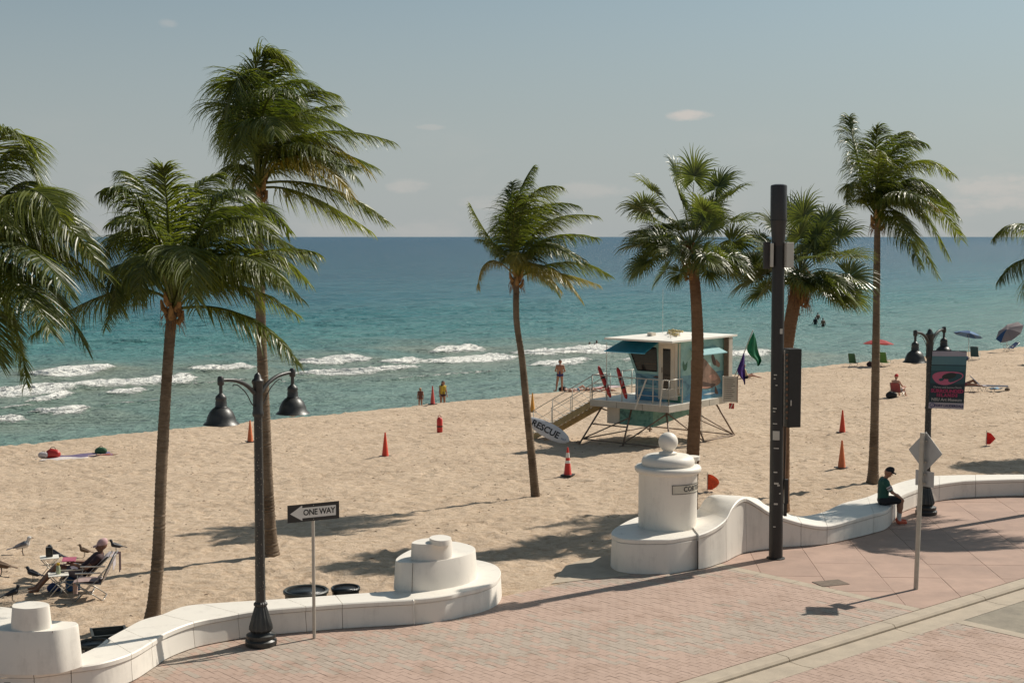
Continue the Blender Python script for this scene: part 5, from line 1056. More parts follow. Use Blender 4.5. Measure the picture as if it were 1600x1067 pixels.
flag('flag', 'purple flag hanging low on the tower flag staff', [(1162, 1163, 551), (1157, 1163.5, 565), (1152, 1164, 578), (1155, 1164.5, 586), (1161, 1164.5, 594), (1163, 1164.5, 601)], M_pu, 54.9)
# red rescue buoys leaning on the rail
M_red = pm('red_plastic', (.42, .025, .018), .4, .12, 6); M_or = pm('orange_plastic', (.62, .09, .02), .5, .12, 6)
def buoy(label, a, b):
    r = thing('rescue_buoy', label, 'rescue float', a, group='red torpedo floats on the tower rail'); d = b-a; mb = MB(); mb.tube([d*k for k in (0, .08, .3, .5, .7, .92, 1)], [.03, .07, .085, .09, .085, .07, .03], 12); mb.build('float', M_red, r, smooth=True)
    for k in (.35, .62): mb = MB(); mb.tube([d*(k-.03), d*(k+.03)], .094, 12); mb.build('strap', M_signb, r, smooth=40)
    return r
def tw(x, y, z): return TO+Rv*x+Lv*y+Vector((0, 0, z))
buoy('left of two red torpedo floats leaning on the tower rail', tw(.10, 2.75, DZ+.12), tw(.12, 3.35, DZ+1.30)); buoy('right of two red torpedo floats leaning on the tower rail, beside the blue wall', tw(.10, 2.0, DZ+.12), tw(.12, 2.45, DZ+1.30))
# rescue board leaning against the ramp
ra_ = on_sand(884, 700); bb = thing('rescue_board', 'white rescue paddleboard with black letters leaning on the tower ramp', 'paddleboard', ra_)
A = WD(889, 690, 52.6); B = WD(822, 655, 53.0); ax = (B-A).normalized(); ln = (B-A).length*1.05; nrm = Vector((-.05, -1, .28)).normalized(); sd = ax.cross(nrm).normalized(); 
if sd.z < 0: sd = -sd
def bw_(k): return .29*math.sin(PI*min(1, max(0, k))**.85)**.55 if 0 < k < 1 else 0.0
prof = [(k, max(.02, bw_(k))) for k in np.linspace(.0, 1, 22)]
mb = MB(); vs_ = []
for k, w_ in prof:
    c_ = A+ax*(ln*k)+sd*.02
    for s_ in range(10): a = 2*PI*s_/10; vs_.append(c_+sd*w_*math.cos(a)+nrm*.055*math.sin(a)*min(1, w_/.15))
mb.add(vs_, [(i*10+j, i*10+(j+1) % 10, (i+1)*10+(j+1) % 10, (i+1)*10+j) for i in range(21) for j in range(10)]+[tuple(range(9, -1, -1)), tuple(210+j for j in range(10))])
M_board = pm('white_fibreglass', (.60, .60, .62), .3, .06, 2); mb.build('hull', M_board, bb, smooth=40, off=ra_)
place_text('RESCUE', .36, lambda x, y, z: A+ax*(ln*.52)-ax*x*.92+sd*(y*.92+.0)+nrm*(.060+z), M_ink, bb, off=ra_, bold=.009, spacing=1.0)
place_text('surf', .12, lambda x, y, z: A+ax*(ln*.12)-ax*x+sd*(y-.02)+nrm*(.056+z), flat_mat('blue_print', (.06, .08, .2)), bb, off=ra_, name='emblem')

# ------------------------------------------------------------------ bins behind the wall
M_bin = pm('dark_bin_plastic', (.035, .037, .032), .5, .25, 5, .1); M_bag = pm('black_bin_liner', (.012, .012, .012), .3, .3, 9, .3)
def round_bin(label, u, v, r, h=.85, ztop=.45, mat=None):
    c_ = W(u, v, ztop); t = thing('litter_bin', label, 'litter bin', (c_.x, c_.y, ztop-h), group='dark litter bins on the sand behind the wall'); mat = mat or M_bin
    mb = MB(); mb.lathe([(r*.8, 0), (r*.86, .05), (r*.97, h-.1), (r*.98, h-.03), (r*.86, h-.03), (r*.78, .1), (.02, .1)], 32); mb.build('barrel', mat, t, smooth=40)
    mb = MB(); P = [(r*.98+.0*k, k) for k in (0,)]; mb.lathe([(r*.96, h-.06), (r*1.05, h-.05), (r*1.06, h-.01), (r*1.0, h+.01), (r*.90, h), (r*.88, h-.05)], 32); mb.build('rim', mat, t, smooth=40)
    mb = MB(); mb.lathe([(r*.87, h-.02), (r*.84, h-.2), (r*.6, h-.3), (.02, h-.33)], 24); mb.build('liner', M_bag, t, smooth=True); return t
round_bin('wide round dark litter bin behind the bench wall by the one-way sign', 478, 921, .40); round_bin('smaller round black litter bin nearer the spiral, right of the wide bin', 540, 917, .26, mat=M_bag); b3 = round_bin('round ribbed grey bin close behind the left spiral', 146, 1003, .25)
for k in range(16): a = 2*PI*k/16; mb = MB(); mb.box((math.cos(a)*.25*.96, math.sin(a)*.25*.96, .45), (.02, .05, .7), a); mb.build('rib', M_post if k % 2 else M_bin, b3)
c_ = W(170, 989, .40); sq = thing('litter_bin', 'square open-topped black bin tilted behind the wall beside the round ribbed one', 'litter bin', (c_.x, c_.y, -.35), R(20), group='dark litter bins on the sand behind the wall')
mb = MB(); w = .27; mb.add([(-w*.7, -w*.7, 0), (w*.7, -w*.7, 0), (w*.7, w*.7, 0), (-w*.7, w*.7, 0), (-w, -w, .75), (w, -w, .75), (w, w, .75), (-w, w, .75), (-w*.88, -w*.88, .75), (w*.88, -w*.88, .75), (w*.88, w*.88, .75), (-w*.88, w*.88, .75), (-w*.6, -w*.6, .1), (w*.6, -w*.6, .1), (w*.6, w*.6, .1), (-w*.6, w*.6, .1)], [(0, 3, 2, 1)]+[(i, (i+1) % 4, 4+(i+1) % 4, 4+i) for i in range(4)]+[(4+i, 4+(i+1) % 4, 8+(i+1) % 4, 8+i) for i in range(4)]+[(8+i, 8+(i+1) % 4, 12+(i+1) % 4, 12+i) for i in range(4)]+[(12, 13, 14, 15)]); mb.build('box', M_bin, sq)
mb = MB(); mb.box((0, w, .77), (w*2.1, .03, .04)); mb.box((0, -w, .77), (w*2.1, .04, .05)); mb.box((w, 0, .77), (.04, w*2.1, .05)); mb.box((-w, 0, .77), (.04, w*2.1, .05)); mb.build('rim', M_bin, sq)

# ------------------------------------------------------------------ people: one continuous skin grown round a posed skeleton
def surface_nets(fn, lo, hi, h):
    lo = np.array(lo); n = np.maximum(3, np.ceil((np.array(hi)-lo)/h).astype(int)+1)
    X, Y, Z = np.meshgrid(*[lo[i]+h*np.arange(n[i]) for i in range(3)], indexing='ij'); D = fn(X, Y, Z); neg = D < 0
    acc = np.zeros(tuple(n-1)+(3,)); cnt = np.zeros(tuple(n-1))
    sl = lambda a, o: a[tuple(slice(o[i], o[i]+n[i]-1) for i in range(3))]
    corners = [(i, j, k) for i in (0, 1) for j in (0, 1) for k in (0, 1)]
    for a in corners:
        for ax in range(3):
            if a[ax]: continue
            b = list(a); b[ax] = 1; da = sl(D, a); db = sl(D, b); m = (da < 0) != (db < 0)
            t = np.where(m, da/np.where(m, da-db, 1), 0)
            for i in range(3): acc[..., i] += np.where(m, a[i]+(t if i == ax else 0), 0)
            cnt += m
    act = cnt > 0; idx = -np.ones(act.shape, int); idx[act] = np.arange(act.sum())
    pos = (acc[act]/cnt[act][:, None]+np.argwhere(act))*h+lo
    Q = []
    for ax in range(3):
        o = [slice(1, -1)]*3; 
        s0 = [slice(1, n[i]-1) for i in range(3)]; s0[ax] = slice(0, n[ax]-1); s1 = list(s0); s1[ax] = slice(1, n[ax])
        m = neg[tuple(s0)] != neg[tuple(s1)]; g = np.argwhere(m); off = np.array([1, 1, 1]); off[ax] = 0; g = g+off; flip = neg[tuple(s0)][m]
        u, v = [(1, 2), (2, 0), (0, 1)][ax]; e1 = np.zeros(3, int); e1[u] = 1; e2 = np.zeros(3, int); e2[v] = 1
        q = np.stack([idx[tuple((g-e1-e2).T)], idx[tuple((g-e2).T)], idx[tuple(g.T)], idx[tuple((g-e1).T)]], 1); q[~flip] = q[~flip][:, ::-1]; Q.append(q)
    Q = np.concatenate(Q); Q = Q[(Q >= 0).all(1)]; return pos, Q
def caps_sdf(caps, k=.02):
    def fn(X, Y, Z):
        D = None; P = np.stack([X, Y, Z], -1)
        for c in caps:
            a, b, ra, rb = np.array(c[0], float), np.array(c[1], float), c[2], c[3]; hard = len(c) > 4 and c[4]
            ab = b-a; L2 = max(ab@ab, 1e-9); t = np.clip(((P-a)@ab)/L2, 0, 1); d = np.linalg.norm(P-a-t[..., None]*ab, axis=-1)-(ra+(rb-ra)*t)
            kk = .006 if hard else k
            if D is None: D = d
            else: h_ = np.clip(.5+.5*(D-d)/kk, 0, 1); D = D*(1-h_)+d*h_-kk*h_*(1-h_)
        return D
    return fn
def skin_mesh(name, caps, mat, parent, h=.014, k=.02, off=None):
    pts = np.array([c[i] for c in caps for i in (0, 1)], float); r = max(max(c[2], c[3]) for c in caps)+.03
    V_, Q = surface_nets(caps_sdf(caps, k), pts.min(0)-r, pts.max(0)+r, h)
    o = np_mesh(name, V_, Q, mat); o.parent = parent; return o
def V3(*a): return np.array(a, float)
M_skin = pm('skin_tanned', (.36, .17, .10), .5, .08, 6); M_skin_l = pm('skin_fair', (.48, .27, .19), .5, .07, 6); M_skin_d = pm('skin_brown', (.20, .095, .055), .5, .08, 6)
M_hair = pm('dark_hair', (.02, .014, .01), .5, .3, 30, .2); M_blond = pm('blond_hair', (.42, .27, .11), .5, .2, 30, .2)
def fab(name, c, **k): return pm(name, c, .8, .15, 10, .15, **k)
def person(label, loc, rz, J, skin, clothes=(), hair=None, h=.014, fingers=False, female=False, group=None, sc_=1.0):
    """J: joints (local, +y the way the person faces)"""
    t = thing('person', label, 'person', loc, rz, group); t.scale = (sc_,)*3
    j = {k: np.array(v, float) for k, v in J.items()}; mid = lambda a, b, q=.5: a*(1-q)+b*q
    w = .9 if female else 1.0
    hipc = mid(j['hipL'], j['hipR']); shc = mid(j['shL'], j['shR']); c = {}
    c['pelvis'] = [(j['hipL'], j['hipR'], .098, .098), (hipc, mid(hipc, shc, .35), .10*w, .10*w)]
    side = (j['shR']-j['shL']); side = side/np.linalg.norm(side)
    c['torso'] = [(hipc+side*.05, shc+side*.07-(shc-hipc)*.12, .10*w, .108*w), (hipc-side*.05, shc-side*.07-(shc-hipc)*.12, .10*w, .108*w), (mid(shc, j['shL'], .5)-(shc-hipc)*.1, mid(shc, j['shR'], .5)-(shc-hipc)*.1, .085*w, .085*w), (j['shL'], j['shR'], .052*w, .052*w)]
    c['neck'] = [(shc, j['head'], .052*w, .05*w)]
    up = j['head']-shc; up = up/np.linalg.norm(up); fw = j.get('look', V3(0, 1, 0)); fw = fw/np.linalg.norm(fw); hd = j['head']; sdv = np.cross(fw, up); sdv /= np.linalg.norm(sdv)
    c['head'] = [(hd+up*.10-fw*.015, hd+up*.115+fw*.01, .094, .088), (hd+up*.02+fw*.045, hd+up*.08+fw*.02, .05, .075)]
    c['face'] = [(hd+up*.075+fw*.095, hd+up*.045+fw*.115, .010, .015, 1), (hd+up*.01+fw*.085-sdv*.015, hd+up*.01+fw*.085+sdv*.015, .014, .014, 1), (hd+up*.07+sdv*.085, hd+up*.04+sdv*.082, .016, .010, 1), (hd+up*.07-sdv*.085, hd+up*.04-sdv*.082, .016, .010, 1)]
    for S_ in 'LR':
        c['uarm'+S_] = [(j['sh'+S_], j['el'+S_], .050*w, .037*w)]; c['farm'+S_] = [(j['el'+S_], j['ha'+S_], .038*w, .025*w)]
        c['thigh'+S_] = [(j['hip'+S_], j['kn'+S_], .088, .056*w)]; c['shin'+S_] = [(mid(j['kn'+S_], j['an'+S_], 0), mid(j['kn'+S_], j['an'+S_], .35), .054*w, .055*w), (mid(j['kn'+S_], j['an'+S_], .35), j['an'+S_], .055*w, .034*w)]
        to = j.get('to'+S_); 
        if to is None: fwd = j['kn'+S_]-j['hip'+S_]; fwd[2] = 0; fwd = fwd/np.linalg.norm(fwd) if np.linalg.norm(fwd) > .05 else V3(0, 1, 0); to = j['an'+S_]+fwd*.15+V3(0, 0, -.045)
        c['foot'+S_] = [(j['an'+S_]+V3(0, 0, -.03), to, .036, .026)]
        d = (j['ha'+S_]-j['el'+S_]); d = d/np.linalg.norm(d); hdv = j.get('hd'+S_, d); hdv = hdv/np.linalg.norm(hdv); ac = np.cross(hdv, j.get('pn'+S_, V3(0, 0, 1))); 
        ac = ac/max(np.linalg.norm(ac), 1e-6); pn = np.cross(ac, hdv); hp = j['ha'+S_]
        c['hand'+S_] = [(hp, hp+hdv*.06+ac*.018, .024, .018), (hp, hp+hdv*.06-ac*.018, .024, .018)]
        for q_, (o_f, l_) in enumerate(((-.030, .062), (-.010, .075), (.010, .07), (.030, .055))):
            b0 = hp+hdv*.072+ac*o_f; b1 = b0+hdv*l_*.5-pn*.006; b2 = b1+hdv*l_*.42-pn*.022; c['hand'+S_] += [(b0, b1, .0098, .009, 1), (b1, b2, .009, .0078, 1)]
        th = hp+hdv*.02-ac*.024; c['hand'+S_] += [(th, th+hdv*.03-ac*.026, .0115, .010, 1), (th+hdv*.03-ac*.026, th+hdv*.058-ac*.030-pn*.008, .010, .008, 1)]
    allc = [q_ for k_ in c for q_ in c[k_] if fingers or not (k_.startswith('hand') and len(q_) > 4 and h > .013)]
    skin_mesh('body', allc, skin, t, h, .028)
    for (nm, keys, mat, grow_, *cut) in clothes:
        cc = []
        for kk in keys:
            fr = 1.0
            if isinstance(kk, tuple): kk, fr = kk
            for q_ in c[kk]:
                b1 = q_[0]+(np.array(q_[1])-q_[0])*fr; cc.append((q_[0], b1, q_[2]+grow_, q_[2]+(q_[3]-q_[2])*fr+grow_))
        skin_mesh(nm, cc, mat, t, h, .03)
    if hair:
        mat, kind = hair
        hc = [(hd+up*.128-fw*.022, hd+up*.128+fw*.02, .083, .074), (hd+up*.055-fw*.030, hd+up*.11-fw*.026, .060, .072)]
        if kind == 'long': hc += [(hd+up*.05-fw*.06, hd-up*.16-fw*.10, .062, .045), (hd+up*.08+sdv*.05, hd-up*.02+sdv*.06-fw*.03, .04, .03), (hd+up*.08-sdv*.05, hd-up*.02-sdv*.06-fw*.03, .04, .03)]
        skin_mesh('hair', hc, mat, t, h*.8, .03)
    if fingers:
        for s_ in (-1, 1):
            mb = MB(); mb.sphere(tuple(hd+up*.078+fw*.088+sdv*.032*s_), .010, 8, 6); mb.build('eye', M_ink, t, smooth=True)
    return t, c, (hd, up, fw, sdv)
def cap_of(t, hs, mat, brim=.09):
    hd, up, fw, sd = hs; mb = MB(); M3 = Matrix((Vector(sd), Vector(fw), Vector(up))).transposed(); o = Vector(hd)+Vector(up)*.135
    vs_ = []; n = 20
    for (r_, z_) in ((.102, -.03), (.104, .0), (.098, .04), (.075, .085), (.04, .108), (.004, .112)):
        for k in range(n): a = 2*PI*k/n; vs_.append(o+M3 @ Vector((math.cos(a)*r_*.95, math.sin(a)*r_*1.1, z_)))
    mb.add(vs_, [(i*n+k, i*n+(k+1) % n, (i+1)*n+(k+1) % n, (i+1)*n+k) for i in range(5) for k in range(n)]); mb.build('cap', mat, t, smooth=True)
    mb = MB(); mb.thick(lambda i, j: o+M3 @ Vector(((i-.5)*.16*(1-.25*j*j), .095+(brim)*j*(1-.5*(2*i-1)**2*.6), -.018-.02*j*j-.03*(2*i-1)**2)), 8, 5, .004); mb.build('cap_brim', mat, t, smooth=True)
def standing(**k):
    J = dict(hipL=(-.09, 0, .90), hipR=(.09, 0, .90), shL=(-.175, -.01, 1.40), shR=(.175, -.01, 1.40), head=(0, .02, 1.53), elL=(-.235, -.02, 1.12), elR=(.235, -.02, 1.12), haL=(-.24, .06, .88), haR=(.24, .06, .88), knL=(-.10, .03, .48), knR=(.10, .03, .48), anL=(-.11, 0, .08), anR=(.11, 0, .08)); J.update(k); return J

# man on the wall: green jersey, black cap, orange shoes
wallp = WD(1379, 798, 34.45)
Js = dict(hipL=(-.09, 0, .10), hipR=(.09, 0, .10), shL=(-.19, .02, .58), shR=(.19, .03, .58), head=(0, .09, .71), look=V3(.55, .8, -.08), elL=(-.22, .16, .32), elR=(.24, .18, .34), haL=(-.12, .37, .21), haR=(.14, .38, .20), knL=(-.10, .42, .12), knR=(.11, .43, .12), anL=(-.09, .40, -.365), anR=(.13, .38, -.365), toL=(-.08, .56, -.412), toR=(.16, .53, -.412), hdL=V3(.1, .7, -.35), hdR=V3(-.05, .7, -.4))
M_jer = fab('green_jersey', (.018, .085, .062)); M_blk = fab('black_cotton', (.013, .013, .015)); M_jw = fab('white_cotton', (.55, .53, .50)); M_shoe = fab('coral_orange_shoe', (.62, .13, .07)); M_maroon = fab('maroon_stripe', (.22, .03, .04))
sit_z = .465
man, cm_, hs = person('person in green jersey, black shorts, black cap and orange shoes sitting on the wall', (wallp.x, wallp.y, sit_z+.005), R(-95), Js, M_skin, [('jersey', ['torso', ('uarmL', .72), ('uarmR', .72)], M_jer, .020), ('shorts', ['pelvis', ('thighL', .86), ('thighR', .86)], M_blk, .020), ('sock', [('shinL', 1.0)], M_skin, -.01), ('sock', [], M_jw, 0)][:2], (M_hair, 'short'), h=.0095, fingers=True)
for S_ in 'LR':
    a, b = np.array(Js['kn'+S_], float), np.array(Js['an'+S_], float); skin_mesh('sock', [(a*.38+b*.62, b, .046, .041), (b, b+V3(0, .03, -.03), .041, .040)], M_jw, man, .0095, .02)
    to = np.array(Js['to'+S_]); skin_mesh('shoe', [(b+V3(0, -.02, -.045), to, .045, .036), (b+V3(0, -.02, -.02), b+V3(0, .02, -.03), .05, .045)], M_shoe, man, .0095, .02)
    s0, e0 = np.array(Js['sh'+S_], float), np.array(Js['el'+S_], float)
    for q_, mt in ((.50, M_jw), (.56, M_maroon), (.62, M_jw)): skin_mesh('sleeve_stripe', [(s0+(e0-s0)*q_, s0+(e0-s0)*(q_+.035), .069, .068)], mt, man, .008, .01)
cap_of(man, hs, M_blk, .10)
place_text('7', .26, lambda x, y, z: (x, -.128-.0*y+z*0, .36+y), M_jw, man, name='jersey_number', bold=.012)
mb = MB(); mb.lathe([(.035, 0), (.035, .004), (.022, .004), (.022, 0)], 14); o_l = mb.build('sleeve_patch', M_jw, man); o_l.location = (.215, .075, .49); o_l.rotation_euler = (0, PI/2+.2, .3)

# man standing at the water's edge, back to us
p = on_sand(875, 612); person('person with bare back in dark blue swim briefs standing at the water, seen from behind', p, R(-10), standing(elL=(-.26, .04, 1.12), elR=(.26, .04, 1.12), haL=(-.10, .17, 1.02), haR=(.10, .17, 1.02), knL=(-.16, .02, .48), anL=(-.20, -.08, .08), knR=(.10, .02, .48), anR=(.10, .06, .08), look=V3(0, 1, -.3)), M_skin, [('swim_briefs', ['pelvis'], fab('navy_swimwear', (.03, .03, .12)), .012)], (M_hair, 'short'), h=.013, sc_=1.07)
p = fts(ts(W(721, 628, -2.0))[0], S_SHORE+1.5); p.z = -2.65; person('person with long dark hair in a yellow top wading behind the beach crest', p, R(200), standing(head=(0, .09, 1.50), shL=(-.16, .03, 1.38), shR=(.16, .03, 1.38), elL=(-.2, .06, 1.10), elR=(.21, .10, 1.12), haL=(-.22, .15, .86), haR=(.24, .22, .90), look=V3(-.5, .8, -.4)), M_skin, [('swim_top', ['torso'], fab('yellow_swimwear', (.50, .36, .04)), .010), ('swim_bottoms', ['pelvis'], fab('dark_swimwear', (.05, .02, .03)), .012)], (M_hair, 'long'), h=.015, female=True)
p = fts(ts(W(662, 630, -2.0))[0], S_SHORE+1.0); p.z = -2.35; person('child with blond hair standing low behind the beach crest beside the red cone', p, R(170), standing(), M_skin, [('swimwear', ['pelvis', 'torso'], fab('brown_swimwear', (.16, .06, .04)), .012)], (M_blond, 'long'), h=.016, sc_=.68)
lying = lambda: dict(hipL=(-.09, 0, .12), hipR=(.09, 0, .12), shL=(-.18, -.52, .13), shR=(.18, -.52, .13), head=(0, -.68, .14), look=V3(0, .2, 1), elL=(-.3, -.35, .08), elR=(.3, -.35, .08), haL=(-.22, -.1, .08), haR=(.22, -.1, .08), knL=(-.11, .40, .32), knR=(.11, .42, .13), anL=(-.11, .70, .07), anR=(.12, .84, .07), hdL=V3(.1, 1, 0), hdR=V3(-.1, 1, 0))
p = on_sand(902, 612); person('person in blue swimwear lying on the sand beside the standing bather', p, R(-65), lying(), M_skin_l, [('swimwear', ['pelvis'], fab('blue_swimwear', (.04, .16, .24)), .012)], (M_hair, 'short'), h=.016)
p = on_sand(938, 612); person('person in red sunbathing near the tower ramp at the top of the beach', p, R(-80), lying(), M_skin, [('swimwear', ['pelvis'], fab('red_swimwear', (.30, .04, .04)), .012)], (M_hair, 'short'), h=.017)
def sitting_sand(): return dict(hipL=(-.09, 0, .11), hipR=(.09, 0, .11), shL=(-.17, -.20, .56), shR=(.17, -.20, .56), head=(0, -.18, .70), look=V3(0, 1, 0), elL=(-.24, -.36, .32), elR=(.24, -.36, .32), haL=(-.26, -.45, .06), haR=(.26, -.45, .06), knL=(-.10, .42, .24), knR=(.12, .42, .16), anL=(-.10, .80, .08), anR=(.13, .82, .08), hdL=V3(0, -1, 0), hdR=V3(0, -1, 0))
p = on_sand(1166, 592); person('person in pale top reclining on the sand behind the purple flag', p, R(-75), sitting_sand(), M_skin, [('top', ['torso'], fab('pale_yellow_top', (.46, .38, .22)), .014), ('shorts', ['pelvis'], M_blk, .014)], (M_hair, 'short'), h=.016)
for (u, v, lb, dz, wet) in ((1274, 507, 'person in dark swimwear standing waist-deep, left of the near pair of bathers', -.85, 1), (1286, 509, 'bare-backed person standing waist-deep, right of the near pair of bathers', -.85, 0), (1278, 497, 'person farthest out, chest-deep behind the pair of bathers', -1.05, 0), (921, 542, 'person swimming behind the breaker, left of two heads', -1.28, 0), (932, 541, 'person swimming behind the breaker, right of two heads', -1.18, 0), (1248, 492, 'person neck-deep beside the leaning palm trunk', -1.3, 0)):
    p = W(u, v, SEA_Z); p.z = SEA_Z+dz; person(lb, p, R(random.uniform(-30, 30)), standing(haL=(-.35, .1, .95), haR=(.35, .1, .95)), M_skin_d, [('swimwear', ['pelvis', 'torso'] if wet else ['pelvis'], M_blk, .012)], (M_hair, 'short'), h=.02, group='bathers in the sea')

# ------------------------------------------------------------------ beach furniture
M_tube = pm('chair_tube', (.42, .40, .37), .35, .1, 9, metal=.7)
def tubes(name, segs, r, mat, parent):
    mb = MB(); [mb.tube(s_, r, 6) for s_ in segs]; return mb.build(name, mat, parent, smooth=True)
def beach_chair(label, loc, rz, col, seat_h=.28, group='folding chairs on the beach', recl=.55, arm=None, frame=None, sc_=1.0, bl=.78):
    """+y is the way the sitter faces"""
    t = thing('beach_chair', label, 'beach chair', loc, rz, group); t.scale = (sc_,)*3; fm = frame or M_tube; bk = math.cos(recl)*bl, math.sin(recl)*bl; sh = seat_h
    for s_ in (-1, 1):
        x = s_*.27
        mb = MB(); mb.tube([(x, -.16-bk[1]*.45, 0.0), (x, .24, sh+.02)], .012, 6); mb.build('leg', fm, t, smooth=True)
        mb = MB(); mb.tube([(x*.95, .26, 0.0), (x*.95, -.28, sh+.20)], .012, 6); mb.build('leg', fm, t, smooth=True)
        mb = MB(); mb.tube([(x, -.24-bk[1]*.02, sh), (x, -.24-bk[1], sh+bk[0])], .012, 6); mb.tube([(x, -.26, sh), (x, .27, sh+.04)], .012, 6); mb.build('side_rail', fm, t, smooth=True)
        mb = MB(); mb.box((x*1.08, .0, sh+.24), (.05, .50, .022)); mb.build('armrest', arm or fm, t)
        mb = MB(); mb.tube([(x*1.06, .20, sh+.22), (x, .22, sh+.02)], .010, 6); mb.build('arm_post', fm, t, smooth=True)
    for y_, z_ in ((-.16-bk[1]*.45, .01), (.26, .01), (-.24-bk[1], sh+bk[0])): tubes('cross_bar', [[(-.27, y_, z_), (.27, y_, z_)]], .011, fm, t)
    mb = MB(); mb.thick(lambda i, j: ((i-.5)*.53, -.24+.50*j, sh+.04*j-.035*math.sin(PI*j)*math.sin(PI*i)), 6, 8, .006); mb.build('seat', col, t, smooth=40)
    mb = MB(); mb.thick(lambda i, j: ((i-.5)*.53, -.24-bk[1]*j-.03*math.sin(PI*i), sh+.01+bk[0]*j), 6, 8, .006); mb.build('backrest', col, t, smooth=40); return t
M_blue = fab('blue_sling', (.025, .055, .16)); M_navy = fab('navy_sling', (.02, .025, .055)); M_green = fab('green_sling', (.06, .14, .06)); M_lime = fab('bright_green_sling', (.10, .22, .05)); M_redf = fab('red_sling', (.30, .07, .07)); M_tealf = fab('dark_teal_sling', (.025, .065, .075)); M_tow = fab('pale_lilac_towel', (.42, .38, .40)); M_tan = fab('tan_sling', (.34, .20, .11)); M_dk = fab('dark_brown_cloth', (.045, .02, .022))
# couple of chairs at the left, one occupied
ga = ground(118, 929); gb_ = ground(146, 933)
ga = on_sand(116, 924); chA = beach_chair('tan folding chair holding the reclining reader in the pink cap', ga, R(100), M_tan, .28, recl=.82, bl=.72)
gb_ = on_sand(142, 936); chB = beach_chair('empty folding chair draped with towels, in front of the occupied one', gb_, R(97), M_tow, .34, recl=.45, bl=.64)
def drape(name, label, root, fn, mat, nu=10, nv=14, th=.008):
    o = thing(name, label, 'towel', root.location, root.rotation_euler[2]); mb = MB(); mb.thick(fn, nu, nv, th); mb.build('cloth', mat, o, smooth=50); return o
def towel_fn(sh, bk, w=.50, x0=0, top=.12, down=.5):
    def fn(i, j):
        q = j; x = x0+(i-.5)*w
        if q < .3: k = q/.3; return (x+.01*math.sin(9*q+4*i), -.24-bk[1]*1.0-.06-.01*math.sin(7*i), sh+bk[0]*1.0-top*2.5*(1-k))
        k = (q-.3)/.7; return (x+.01*math.sin(5*q+6*i), -.24-bk[1]*(1-k)+.02, sh+.03+bk[0]*(1-k)+.02*math.sin(PI*k))
    return fn
bkA = (math.cos(.82)*.72, math.sin(.82)*.72); bkB = (math.cos(.45)*.64, math.sin(.45)*.64)
drape('towel', 'pale lilac towel over the back of the occupied chair, behind the pink cap', chA, towel_fn(.28, bkA), M_tow)
drape('towel', 'dark brown shirt thrown over the top of the empty chair', chB, towel_fn(.34, bkB, .22, .12, .16), M_dk)
drape('towel', 'tan and lilac towel hanging over the seat front of the empty chair', chB, lambda i, j: ((i-.5)*.5+.02*math.sin(8*j), -.20+.50*min(1, j*1.8)+.03*max(0, j-.55), .40+.02*math.sin(5*i)-max(0, j-.55)*.62*(1+.25*i)), fab('brown_lilac_towel', (.36, .26, .24)))
M_cap = fab('pink_cap', (.52, .33, .33))
Jc = dict(hipL=(-.09, -.12, .37), hipR=(.09, -.12, .37), shL=(-.18, -.53, .72), shR=(.18, -.53, .72), head=(0, -.56, .86), look=V3(0, 1, -.1), elL=(-.27, -.28, .54), elR=(.27, -.28, .54), haL=(-.12, .02, .60), haR=(.12, .02, .60), knL=(-.11, .34, .55), knR=(.12, .36, .52), anL=(-.12, .72, .10), anR=(.14, .78, .10), toL=(-.12, .88, .05), toR=(.15, .94, .05), hdL=V3(.4, .7, .2), hdR=V3(-.4, .7, .2))
rdr, _, hs2 = person('person in dark top and pink cap reclining in a folding chair with bent bare legs', ga+Vector((0, 0, .005)), R(100), Jc, M_skin_d, [('top', ['torso', ('uarmL', .5), ('uarmR', .5)], M_dk, .016), ('shorts', ['pelvis', ('thighL', .45), ('thighR', .45)], fab('grey_shorts', (.11, .10, .13)), .018)], (M_hair, 'short'), h=.011, fingers=True)
cap_of(rdr, hs2, M_cap, .09)
bk_ = thing('magazine', 'open magazine with a pink cover on the lap of the reader', 'magazine', ga+Vector((0, 0, .0)), R(100)); mb = MB(); mb.box((-.1, .10, .66), (.2, .28, .008), M=Matrix.Rotation(.25, 3, 'Y')); mb.box((.1, .10, .66), (.2, .28, .008), M=Matrix.Rotation(-.25, 3, 'Y')); mb.build('pages', fab('magazine_page', (.40, .10, .16)), bk_)
def side_table(label, loc, rz, h=.42, w=.40, top=None):
    t = thing('folding_table', label, 'side table', loc, rz, group='small folding tables by the beach chairs')
    for k in range(5): mb = MB(); mb.box((0, -w/2+w*(k+.5)/5, h), (w, w/5-.012, .014)); mb.build('slat', top or M_roof, t)
    for s_ in (-1, 1):
        for q_ in (-1, 1): mb = MB(); mb.tube([(q_*w*.46, s_*w*.42, 0), (-q_*w*.46, s_*w*.42, h-.01)], .011, 6); mb.build('leg', M_rail, t, smooth=True)
    return t
tb1 = side_table('front white folding table carrying the yellow-capped bottle', on_sand(92, 931), R(20), .42); tb2 = side_table('rear white folding table carrying the black speaker', on_sand(78, 902), R(20), .46)
l2 = tb2.location; sp_ = thing('speaker', 'small black portable speaker standing on the rear folding table', 'speaker', (l2.x, l2.y, l2.z+.468), R(15)); mb = MB(); mb.box((0, 0, .11), (.15, .10, .22)); o = mb.build('housing', M_signb, sp_); md = o.modifiers.new('b', 'BEVEL'); md.width = .02; md.segments = 3
mb = MB(); mb.lathe([(.05, 0), (.05, .006), (.02, .006)], 16); o = mb.build('grille', M_bin, sp_); o.location = (0, -.05, .11); o.rotation_euler = (PI/2, 0, 0)
